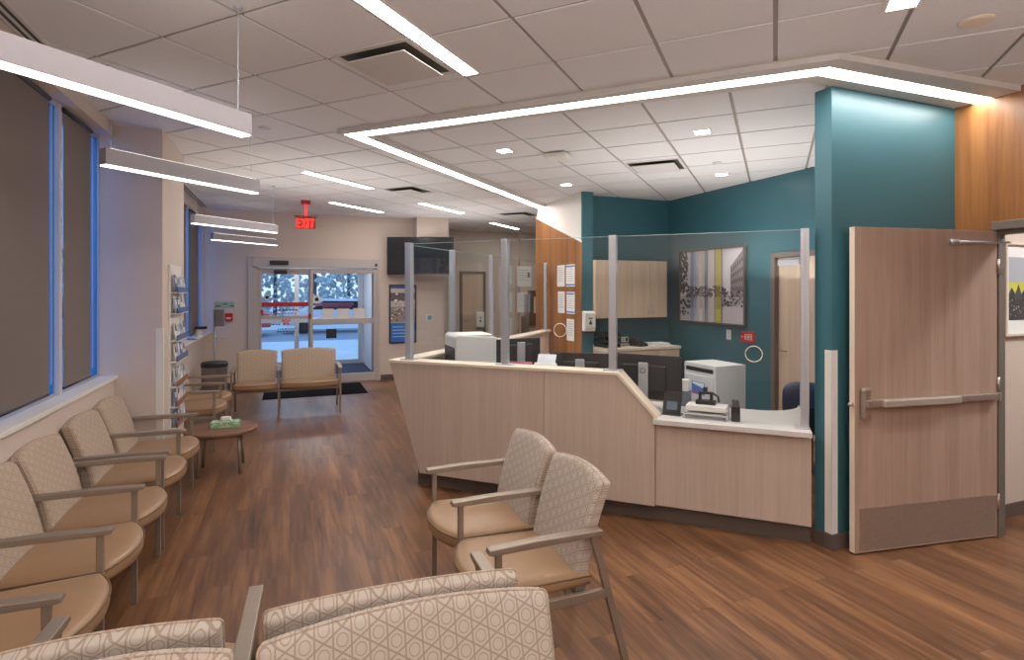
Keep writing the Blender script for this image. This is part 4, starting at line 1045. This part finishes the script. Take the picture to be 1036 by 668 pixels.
        if k == 1: pol.append(([((c-a)*.75, -.0067, (zt-zb)*.45), ((c-a)*.92, -.0067, (zt-zb)*.45), ((c-a)*.92, -.0067, (zt-zb)*.7), ((c-a)*.75, -.0067, (zt-zb)*.7)], (96, 84, 92)))
        ink_obj('printed_lines', pol, t)
    # wall kiosk at the corridor end
    a, zt = on_l(534, 294, ls); c, zb = on_l(547, 329, ls)
    t = thing('wall_kiosk', 'dark wall kiosk with a pale screen at the corridor end', 'kiosk', Lp(a, ls-.001, zb), AL)
    b = NB(); box(b, 0, c-a, -.12, 0, 0, zt-zb); obj('housing', b, M['dark'], t, .01)
    b = NB(); box(b, (c-a)*.3, (c-a)*.95, -.125, -.119, (zt-zb)*.35, (zt-zb)*.82); obj('screen', b, M['offw'], t)
    b = NB(); box(b, -.1, .0, -.1, 0, -.45, .75); obj('side_panel', b, plain('kiosk_grey', (140, 142, 150), .4, .4), t, .004)
    a, zt = on_l(527, 320, ls); c, zb = on_l(534, 339, ls)
    t = thing('towel_dispenser', 'grey towel dispenser on the far corridor wall under the posters', 'dispenser', Lp(a, ls-.001, zb), AL)
    b = NB(); box(b, 0, c-a-.03, -.1, 0, 0, zt-zb); obj('housing', b, plain('dispenser_grey', (120, 116, 112), .4, .4), t, .012)
    b = NB(); box(b, .03, c-a-.06, -.105, -.098, .03, .06); obj('paper_slot', b, M['black'], t)
build_back_office()

# ================================================================== FAR WALL THINGS
def build_far_wall():
    lf = 10.93
    # television on a swing arm
    c = Vector((-1.74, 10.70, 2.37))
    t = thing('wall_television', 'large black wall television above the poster by the entrance', 'television', c, 0)
    w, h = 1.26, .715
    b = NB(); box(b, -w/2, w/2, -.025, .025, -h/2, h/2); obj('housing', b, M['black'], t, .006)
    b = NB(); box(b, -w/2+.018, w/2-.018, -.028, -.024, -h/2+.025, h/2-.018); obj('screen', b, M['screen'], t)
    b = NB(); box(b, -.2, .2, .025, .045, -.15, .15); bar(b, (0, .03, 0), (-.02, .24, 0), .06, .06); obj('wall_bracket', b, M['black'], t)
    # poster
    a, zt = on_l(393.6, 288, lf); e, zb = on_l(421, 346.6, lf); W, Hh = e-a, zt-zb
    t = thing('wall_poster', 'tall framed poster with a bright blue lower third, under the television', 'poster', Lp(a, lf-.001, zb), AL)
    b = NB(); fw = .025
    box(b, 0, W, -.03, 0, 0, fw); box(b, 0, W, -.03, 0, Hh-fw, Hh); box(b, 0, fw, -.03, 0, fw, Hh-fw); box(b, W-fw, W, -.03, 0, fw, Hh-fw); obj('frame', b, M['black'], t)
    pol = []
    y = -.012
    def q(x0, x1, z0, z1, c):
        nonlocal y; y -= .0001
        pol.append(([(x0*W, y, z0*Hh), (x1*W, y, z0*Hh), (x1*W, y, z1*Hh), (x0*W, y, z1*Hh)], c))
    q(.02, .98, .02, .99, (196, 186, 178)); q(.04, .96, .02, .35, (24, 110, 206)); q(.04, .96, .93, .985, (50, 92, 180)); q(.04, .96, .72, .86, (92, 84, 86)); q(.04, .96, .36, .62, (150, 132, 120))
    rr = random.Random(21)
    for k in range(60):
        x, z = rr.uniform(.06, .9), rr.uniform(.38, .84)
        q(x, min(.96, x+rr.uniform(.03, .09)), z, z+rr.uniform(.01, .035), rr.choice(((60, 52, 54), (214, 206, 198), (120, 84, 64), (88, 92, 104), (230, 226, 222))))
    for k in range(4): q(.12, .12+rr.uniform(.4, .75), .27-.055*k, .285-.055*k, (150, 196, 236))
    ink_obj('print', pol, t)
    # thermostat style switch with blue sign
    n, z = on_l(434, 321.5, lf)
    t = thing('wall_switch', 'blue and white wall switch plate under the television', 'switch', Lp(n, lf-.001, z), AL)
    b = NB(); box(b, -.06, .06, -.012, 0, -.06, .06); obj('cover_plate', b, M['offw'], t, .003)
    b = NB(); box(b, -.03, .05, -.016, -.012, -.04, .045); obj('push_pad', b, plain('cyan_panel', (70, 160, 220), .5), t)
    # hand sanitizer stand with sign, red wall sign, bin
    p = Vector(((217-CX)/F*9.1, 9.1, 0))
    t = thing('sanitizer_stand', 'grey hand sanitizer stand with a green sign, behind the far benches', 'sanitizer stand', p, AL)
    b = NB(); lathe(b, [(.14, 0), (.14, .012), (.03, .02), (.018, .03)], 24); obj('base', b, M['dark'], t)
    b = NB(); tube(b, [(0, 0, .02), (0, 0, 1.42)], .017, 12); obj('pole', b, M['alu'], t, smooth=True)
    b = NB(); box(b, .01, .15, -.1, .0, 1.135, 1.41); obj('dispenser', b, plain('dispenser_metal', (128, 122, 118), .4, .5), t, .012)
    b = NB(); box(b, .0, .17, -.1, .0, .96, .97); obj('drip_tray', b, M['lgrey'], t, .003)
    b = NB(); box(b, .0, .29, -.012, .0, 1.42, 1.53); o = obj('sign_board', b, plain('sage_sign', (150, 178, 164), .5), t, .002)
    pol = [([(.02+.1*k, -.0128, 1.45+.03*(k % 2)), (.09+.1*k, -.0128, 1.45+.03*(k % 2)), (.09+.1*k, -.0128, 1.47+.03*(k % 2)), (.02+.1*k, -.0128, 1.47+.03*(k % 2))], (50, 92, 84)) for k in range(3)]
    ink_obj('printed_lines', pol, o)
    n, z = on_l(231.5, 321, lf)
    t = thing('alarm_box', 'small red fire alarm box on the far wall beside the stand', 'alarm', Lp(n, lf-.001, z), AL)
    b = NB(); box(b, -.065, .065, -.05, 0, -.07, .07); obj('housing', b, M['red'], t, .008)
    b = NB(); box(b, -.035, .035, -.06, -.05, -.03, .0); obj('pull_lever', b, M['offw'], t, .003)
    p = Vector(((217-CX)/F*8.6, 8.6, 0))
    t = thing('waste_bin', 'round grey metal waste bin with a dark lid by the far window', 'bin', p+Vector((0, 0, 0)), AL)
    b = NB(); lathe(b, [(.165, 0), (.175, .02), (.18, .55)], 36); obj('body', b, plain('bin_metal', (138, 130, 124), .35, .7), t, smooth=False)
    b = NB(); lathe(b, [(.186, .55), (.188, .6), (.17, .625), (.12, .63)], 36); obj('lid', b, M['dark'], t)
    # little device and card on the far sill
    t = thing('sill_clock', 'small black topped white device on the far window sill', 'device', Lp(-1.31, 9.95, 1.0), AL)
    b = NB(); lathe(b, [(.05, 0), (.05, .1), (.045, .11)], 20); obj('body', b, M['offw'], t)
    b = NB(); box(b, -.05, .11, -.06, .05, .11, .15); obj('cap', b, M['black'], t, .01)
    t = thing('leaflet_pile', 'flat leaflets lying on the far window sill', 'leaflets', Lp(-1.33, 9.35, 1.0), AL+R(12))
    for k in range(2):
        b = NB(); box(b, -.05, .05, -.13, .13, .004*k, .004*k+.003, Matrix.Rotation(.2*k, 4, 'Z')); obj('sheet', b, M['blue'] if k else M['dark'], t)
build_far_wall()

# ================================================================== BROCHURE RACK
def build_rack():
    n = -1.019; l0, l1 = 5.86, 6.42; L = l1-l0
    z0, z1 = .45, 1.95
    t = thing('brochure_rack', 'tall white brochure rack with blue and brown lips on the column side', 'brochure rack', Lp(n+.001, l1, z0), AL-R(90))
    # local x -> -l, local -y -> ... facing +n : local y = n
    b = NB(); box(b, 0, L, 0, .018, 0, z1-z0); obj('backboard', b, M['white'], t, .002)
    tiers = [(1.24, 'blue'), (1.05, 'blue'), (.80, 'blue'), (.61, 'blue'), (.38, 'brown'), (.20, 'brown'), (.01, 'brown')]
    slate = plain('slate_blue_lip', (78, 96, 140), .5)
    cols = [(90, 112, 160), (222, 222, 222), (176, 188, 210), (230, 224, 214), (60, 66, 86), (190, 190, 192)]
    rr = random.Random(9)
    words_c = ['blue', 'white', 'pale blue', 'cream', 'navy', 'grey']
    tn = ['topmost', 'second highest', 'third highest', 'middle', 'third lowest', 'second lowest', 'lowest']
    for i, (z, c) in enumerate(tiers):
        b = NB(); box(b, 0, L, .018, .075, z, z+.008); p = obj('shelf', b, M['white'], t)
        b = NB(); box(b, 0, L, .067, .078, z+.008, z+.058); obj('lip', b, slate if c == 'blue' else M['brown'], p, .002)
        for k in range(4):
            ci = rr.randrange(6); ci = (i+k*2+ci % 2) % 6
            x = .015+k*.137
            q = thing('brochure', '%s brochure in the %s tier of the rack, %s from the window side' % (words_c[ci], tn[i], ('first', 'second', 'third', 'fourth')[k]), 'brochure', Lp(n+.001, l1, z0), AL-R(90), 'brochures in the column rack')
            h = rr.uniform(.15, .19)
            b = NB(); prism(b, [Vector((x, y, zz)) for y, zz in ((.052, z+.009), (.060, z+.009), (.040, z+h), (.034, z+h))], Vector((.1, 0, 0)))
            obj('cover', b, plain('brochure_%s' % words_c[ci].replace(' ', '_'), cols[ci], .5), q)
            fy = lambda zz: .0605-(.02)*(zz-.009)/(h-.009)
            pol = []
            for s0, s1, cc in ((.55, .85, cols[(ci+1) % 6]), (.88, .93, (50, 54, 70))):
                pol.append(([(x+.012, fy(h*s0)+.0006, z+h*s0), (x+.088, fy(h*s0)+.0006, z+h*s0), (x+.088, fy(h*s1)+.0006, z+h*s1), (x+.012, fy(h*s1)+.0006, z+h*s1)], cc))
            ink_obj('printed_front', pol, q)
build_rack()

# ================================================================== BIG DOOR
def build_big_door():
    nt, lt, nr = TEAL
    hinge = Lp(nr-.02, 2.40); free = flat(865, 562.5)
    d = hinge-free; d.z = 0; L = d.length; rz = math.atan2(d.y, d.x)
    t = thing('swing_door', 'wide pale wood door standing open with a push bar and metal kick plate', 'door', Vector((free.x, free.y, 0)), rz)
    hh = 2.13
    b = NB(); box(b, 0, L-.012, 0, .045, .012, hh); obj('leaf', b, M['doorw'], t, .002)
    b = NB(); box(b, -.0015, 0, .003, .042, .013, hh-.001); obj('edge_band', b, M['cream'], t)
    b = NB(); box(b, .035, L-.03, -.002, 0, .03, .30); obj('kick_plate', b, M['steel'], t)
    # panic bar
    zb = .985
    b = NB(); box(b, .03, .105, -.035, 0, zb-.105, zb+.105); o = obj('latch_case', b, M['steel'], t, .02)
    b = NB(); box(b, .05, .13, -.05, -.03, zb-.025, zb+.025); obj('latch_nose', b, M['steel'], o, .006)
    b = NB(); box(b, .12, L-.05, -.045, -.005, zb-.02, zb+.024); o = obj('bar_rail', b, M['steel'], t, .006)
    b = NB(); box(b, .16, L*.66, -.072, -.045, zb-.022, zb+.026); obj('push_pad', b, plain('brushed_pad', (206, 196, 186), .34, .6), o, .008)
    b = NB(); box(b, L-.06, L-.035, -.05, 0, zb-.026, zb+.03); obj('end_cap', b, M['steel'], o, .005)
    b = NB(); tube(b, [(0, .022, zb-.01), (-.025, .022, zb-.01)], .013, 12); obj('latch_bolt', b, M['steel'], t, smooth=True)
    # hinges
    for z in (.25, 1.06, 1.88):
        b = NB(); tube(b, [(L-.006, -.004, z-.055), (L-.006, -.004, z+.055)], .008, 10); obj('hinge', b, M['steel'], t, smooth=True)
    # closer arm across the face
    zt = hh-.085
    b = NB(); box(b, L*.64, L*.70, -.022, 0, zt-.02, zt+.02); o = obj('arm_shoe', b, M['alu'], t, .005)
    b = NB(); tube(b, [(L*.62, -.03, zt), (L*.67, -.03, zt)], .013, 10); tube(b, [(L*.67, -.03, zt), (L+.02, -.06, zt-.0)], .008, 10); obj('stay_arm', b, M['alu'], t, smooth=True)
    # header track on the frame
    b = NB(); Lb = 1.25
    box(b, -.05, .0, -Lb, 0, -.03, .03)
    o = obj('door_track', b, M['dkmetal'], None, .004); solo(o, 'dark metal closer track on the frame above the open doorway', 'door track', Lp(nr-.016, 2.42, 2.165), AL)
    # corridor picture
    lc = 2.59
    a = on_l(1013.5, 300, 2.59)[0]; zt = 2.08; zb = 1.37; W = .85; Hh = zt-zb
    t = thing('framed_picture', 'white framed print of roofs and a crowd in the corridor past the open door', 'picture', Lp(a, lc-.001, zb), AL)
    b = NB(); fw = .02
    box(b, 0, W, -.03, 0, 0, fw); box(b, 0, W, -.03, 0, Hh-fw, Hh); box(b, 0, fw, -.03, 0, fw, Hh-fw); box(b, W-fw, W, -.03, 0, fw, Hh-fw); obj('frame', b, plain('pale_frame', (206, 196, 180), .5), t, .002)
    b = NB(); box(b, fw, W-fw, -.012, -.004, fw, Hh-fw); obj('mat_board', b, M['paper'], t)
    pol = []; y = -.0125
    x0, x1 = .06, .79; h0, h1 = .12, .60
    def q(pts, c):
        nonlocal y; y -= .00003; pol.append(([(px, y, pz) for px, pz in pts], c))
    q([(x0, h0), (x1, h0), (x1, h1), (x0, h1)], (168, 172, 180)); q([(x0, .33), (x1, .33), (x1, .41), (x0, .41)], (196, 194, 70))
    rr = random.Random(4)
    for k in range(9):
        xx = x0+.082*k; q([(xx, .26), (xx+.081, .26), (xx+.081, .32), (xx+.04, .32+rr.uniform(.04, .09)), (xx, .32)], rr.choice(((40, 38, 38), (64, 62, 60), (88, 86, 84))))
    q([(x0, h0), (x1, h0), (x1, .27), (x0, .27)], (50, 48, 48))
    for k in range(150):
        xx, zz = rr.uniform(x0, x1-.02), rr.uniform(h0, .28); s = rr.uniform(.006, .014); q([(xx, zz), (xx+s, zz), (xx+s, zz+s*.8), (xx, zz+s*.8)], rr.choice(((24, 24, 24), (150, 148, 146), (100, 98, 96), (206, 204, 200))))
    ink_obj('print', pol, t)
build_big_door()

# ================================================================== CEILING FIXTURES
def build_ceiling_fixtures():
    # recessed strips, running with the grid
    def strip(label, p, L, w=.1, group=None):
        t = thing('recessed_light_strip', label, 'ceiling light', (p.x, p.y, ZC), AG, group)
        b = NB(); e = .014
        for a0, a1, y0, y1 in ((-w/2-e, -w/2, -e, L+e), (w/2, w/2+e, -e, L+e), (-w/2, w/2, -e, 0), (-w/2, w/2, L, L+e)): box(b, a0, a1, y0, y1, -.004, .012)
        obj('trim', b, M['white'], t)
        b = NB(); box(b, -w/2, w/2, 0, L, -.0015, .006); obj('diffuser', b, M['led'], t)
        return t
    e1 = ceil(477, 75); strip('bright recessed light strip nearest the viewer, running off the picture top', e1-AV*2.44, 2.44)
    for lab, a, c in (('recessed light strip hung nearest the exit sign, longest of the far ones', (308, 174), (377.5, 191)), ('recessed light strip just past the exit sign', (334.4, 204.7), (386.5, 215)), ('recessed light strip in front of the television', (425, 205.5), (468, 216)), ('smallest recessed light strip, at the far corridor', (497, 225.5), (526.5, 231.7))):
        p, q = ceil(*a), ceil(*c); L = (q-p).dot(AV); strip(lab, p, L)
    for k, (bb, aa) in enumerate(((-3.0, -1.2), (-1.2, -2.2), (1.2, -1.6), (3.0, -2.0), (2.4, .6))):  # out of view strips, added to light the room
        strip('light strip added in the unseen ceiling behind the viewer', BV*bb+AV*aa, 1.83, .1, 'added light strips behind the viewer')
    for k, (n, l) in enumerate(((5.7, .2), (6.6, 4.6), (6.6, 9.6))):  # unseen strips added to brighten the side corridor
        strip('light strip added out of view in the side corridor ceiling', Lp(n, l), 1.5, .1, 'added light strips in the side corridor')
    # pendants
    def pendant(label, px, ybot, L, zb=2.48, back=0.0):
        Y = (zb-H)*F/(CY-ybot); p = Vector(((px-CX)/F*Y, Y, zb))-AV*back
        t = thing('pendant_light', label, 'pendant light', p, AG, None)
        w, h = .075, .108
        b = NB(); box(b, -w, 0, 0, L, .008, h); obj('housing', b, M['pend'], t, .002)
        b = NB(); box(b, -w+.006, -.006, .006, L-.006, 0, .0095); obj('lens', b, M['ledp'], t)
        b = NB(); box(b, -w+.01, -.01, .03, L-.03, h-.0005, h+.003); obj('added_uplight', b, M['upfill'], t)  # glowing top face added to throw fill light on the ceiling
        for y in (.05, L-.05):
            b = NB(); tube(b, [(-w/2, y, h), (-w/2, y, ZC-zb)], .0022, 6); o = obj('cable', b, M['alu'], t)
            b = NB(); lathe(b, [(.022, ZC-zb-.012), (.024, ZC-zb)], 16, (-w/2, y)); obj('ceiling_canopy', b, M['alu'], o)
    pendant('long white pendant light nearest the viewer, cut by the picture edge', 255, 138, 1.22, back=1.22)
    pendant('white pendant light second from the viewer, in front of the column', 107, 167, 1.13)
    pendant('white pendant light third from the viewer, by the far window', 196.8, 226.3, 1.2)
    pendant('smallest white pendant light, farthest from the viewer', 216, 242.8, 1.22)
    # downlights
    for px, py, lab in ((510.4, 152.7, 'square downlight inside the light line, nearest its sharp bend'), (573, 187, 'small square downlight deepest over the reception, near the wood partition'), (710.6, 133.6, 'square downlight over the reception, biggest one beside the soffit'), (730, 176.7, 'square downlight near the top of the teal wall'), (914, 2.5, 'square downlight cut by the picture top above the teal partition')):
        p = ceil(px, py); t = thing('square_downlight', lab, 'ceiling light', (p.x, p.y, ZC), AG, 'square downlights')
        s = .062; b = NB()
        for a0, a1, y0, y1 in ((-s-.02, -s, -s-.02, s+.02), (s, s+.02, -s-.02, s+.02), (-s, s, -s-.02, -s), (-s, s, s, s+.02)): box(b, a0, a1, y0, y1, -.004, .011)
        obj('trim', b, M['white'], t)
        b = NB(); box(b, -s, s, -s, s, -.001, .006); obj('lens', b, M['down'], t)
    # tile size air diffusers
    def diffuser(label, px, py, s=.30, plaque=.23, frame_mat='grid'):
        p = ceil(px, py); t = thing('air_diffuser', label, 'air vent', (p.x, p.y, ZC), AG)
        b = NB()
        for a0, a1, y0, y1 in ((-s, -s+.03, -s, s), (s-.03, s, -s, s), (-s+.03, s-.03, -s, -s+.03), (-s+.03, s-.03, s-.03, s)): box(b, a0, a1, y0, y1, -.006, .011)
        obj('frame', b, M['soffit'], t)
        b = NB(); box(b, -s+.03, s-.03, -s+.03, s-.03, -.001, .008); obj('throat', b, plain('vent_throat', (62, 58, 50), .8), t)
        b = NB(); box(b, -plaque, plaque, -plaque, plaque, -.036, -.028); obj('plaque', b, M['soffit'], t, .003)
    diffuser('large square air diffuser beside the nearest light strip', 401, 64.5, .27, .205)
    diffuser('dark square air diffuser in the far ceiling, near the light line', 413, 192.5, .27, .17)
    diffuser('square air diffuser in the reception ceiling near the teal wall', 664, 168)
    diffuser('grey air diffuser far back beside the smallest light strip', 524, 217, .3, .2)
    # wireless access point, sprinklers, sensors
    p = ceil(565, 155.5); t = thing('access_point', 'white rounded wireless access point under the reception ceiling', 'access point', (p.x, p.y, ZC), AG)
    b = NB(); box(b, -.12, .12, -.12, .12, -.055, -.008); obj('body', b, M['offw'], t, .03, seg=4)
    b = NB(); box(b, -.06, .06, -.06, .06, -.01, 0); obj('mount', b, M['lgrey'], t)
    for px, py, r_, lab in ((267.7, 129.5, .05, 'small round sprinkler cover by the pendant lights'), (988, 21, .075, 'round ceiling sensor above the teal partition'), (725.5, 164.5, .05, 'small round sprinkler cover between the reception downlights'), (368, 208, .05, 'small round sprinkler cover between the far light strips')):
        p = ceil(px, py); b = NB(); lathe(b, [(r_, 0), (r_, -.006), (r_*.8, -.012)], 28)
        o = obj('sprinkler_cover', b, M['lgrey'] if px < 900 else M['cream']); solo(o, lab, 'sprinkler', (p.x, p.y, ZC), 0)
    # exit sign
    p = ceil(309.4, 203); Y = p.y
    t = thing('exit_sign', 'glowing red exit sign hanging from the ceiling on a stem', 'exit sign', (p.x, p.y, ZC), AL-R(4))
    rd = plain('red_metal', (168, 30, 30), .4)
    b = NB(); box(b, -.07, .07, -.05, .05, -.06, 0); obj('canopy', b, rd, t, .005)
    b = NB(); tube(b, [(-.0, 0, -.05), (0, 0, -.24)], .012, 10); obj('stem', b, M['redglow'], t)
    b = NB(); box(b, -.16, .16, -.03, .03, -.262, -.238); obj('bracket', b, rd, t, .003)
    b = NB(); box(b, -.145, .145, -.005, .005, -.44, -.262); o = obj('glass_plate', b, glass_mat('exit_glass', (.95, .55, .5, 1), 1.0), t)
    pol = NB(); s = .022
    def stroke(x0, z0, x1, z1): bar(pol, (x0, -.009, z0), (x1, -.009, z1), s, .004, Vector((0, 1, 0)))
    zt, zb = -.285, -.42; zm = (zt+zb)/2
    x = -.125; stroke(x, zb, x, zt); [stroke(x, z, x+.05, z) for z in (zb+s/2, zm, zt-s/2)]
    x = -.055; stroke(x, zb, x+.055, zt); stroke(x, zt, x+.055, zb)
    x = .03; stroke(x, zb, x, zt)
    x = .09; stroke(x, zb, x, zt); stroke(x-.035, zt-s/2, x+.035, zt-s/2)
    obj('exit_lettering', pol, M['redglow'], o)
build_ceiling_fixtures()

# ================================================================== LIGHT, WORLD, CAMERA
def lamp(name, loc, target, size, power, color=(1, .965, .93)):
    ld = bpy.data.lights.new(name, 'AREA'); ld.shape = 'DISK'; ld.size = size; ld.energy = power; ld.color = color
    o = bpy.data.objects.new(name, ld); COL.objects.link(o); o.location = loc
    o.rotation_euler = (Vector(target)-Vector(loc)).to_track_quat('-Z', 'Y').to_euler()
lamp('added_bounce_fill', (.3, -.7, 1.95), (.3, -.7, 3.1), 2.6, 80)  # upward fill added to lift the dark ceiling, no fixture hangs here
lamp('added_bounce_fill', (2.2, 5.9, 1.85), (2.2, 5.9, 3.1), 2.6, 20)
lamp('added_bounce_fill', (-2.2, 7.0, 1.85), (-2.2, 7.0, 3.1), 2.6, 13)
lamp('added_bounce_fill', (-.9, 9.9, 1.95), (-.9, 9.9, 3.1), 2.2, 12)
for q in [o for o in COL.objects if o.name.startswith('square_downlight')]:
    ld = bpy.data.lights.new('downlight_beam', 'SPOT'); ld.energy = 28; ld.spot_size = R(105); ld.spot_blend = .6; ld.shadow_soft_size = .05; ld.color = (1, .95, .88)
    o = bpy.data.objects.new('downlight_beam', ld); COL.objects.link(o); o.location = q.location-Vector((0, 0, .06))
for k, (n_, l_) in enumerate(((.4, 12.3), (5.6, 1.3))):  # fill lights added in the vestibule and side corridor, no fixture there
    ld = bpy.data.lights.new('added_fill_light', 'AREA'); ld.shape = 'SQUARE'; ld.size = .5; ld.energy = (34, 38)[k]
    o = bpy.data.objects.new('added_fill_light', ld); COL.objects.link(o); o.location = Lp(n_, l_, (2.58, 3.05)[k])
lamp('added_bounce_fill', (3.4, .2, 1.95), (3.4, .2, 3.1), 2.0, 42)  # one more added ceiling fill, without a fixture

w = bpy.data.worlds.new('dusk_sky'); scn.world = w; w.use_nodes = True
nt = w.node_tree; bg = nt.nodes['Background']
tc = nt.nodes.new('ShaderNodeTexCoord'); sp = nt.nodes.new('ShaderNodeSeparateXYZ'); cr = nt.nodes.new('ShaderNodeValToRGB')
cr.color_ramp.elements[0].position = .0; cr.color_ramp.elements[0].color = lin((205, 223, 246))
cr.color_ramp.elements[1].position = .6; cr.color_ramp.elements[1].color = lin((138, 180, 230))
nt.links.new(tc.outputs['Generated'], sp.inputs[0]); nt.links.new(sp.outputs['Z'], cr.inputs[0]); nt.links.new(cr.outputs[0], bg.inputs[0])
bg.inputs[1].default_value = 1.0

cam = bpy.data.cameras.new('camera'); co = bpy.data.objects.new('camera', cam); COL.objects.link(co)
co.location = (0, 0, H); co.rotation_euler = (R(90), 0, 0)
cam.sensor_fit = 'HORIZONTAL'; cam.sensor_width = 36; cam.lens = 36*F/1036
cam.shift_x = 0; cam.shift_y = -(334-CY)/1036
cam.clip_start = .05; cam.clip_end = 200
scn.camera = co
scn.view_settings.view_transform = 'Standard'
scn.view_settings.exposure = 0.64
scn.view_settings.gamma = 1.06
scn.cycles.use_denoising = True
scn.cycles.max_bounces = 8; scn.cycles.transparent_max_bounces = 16
scn.cycles.sample_clamp_indirect = 6
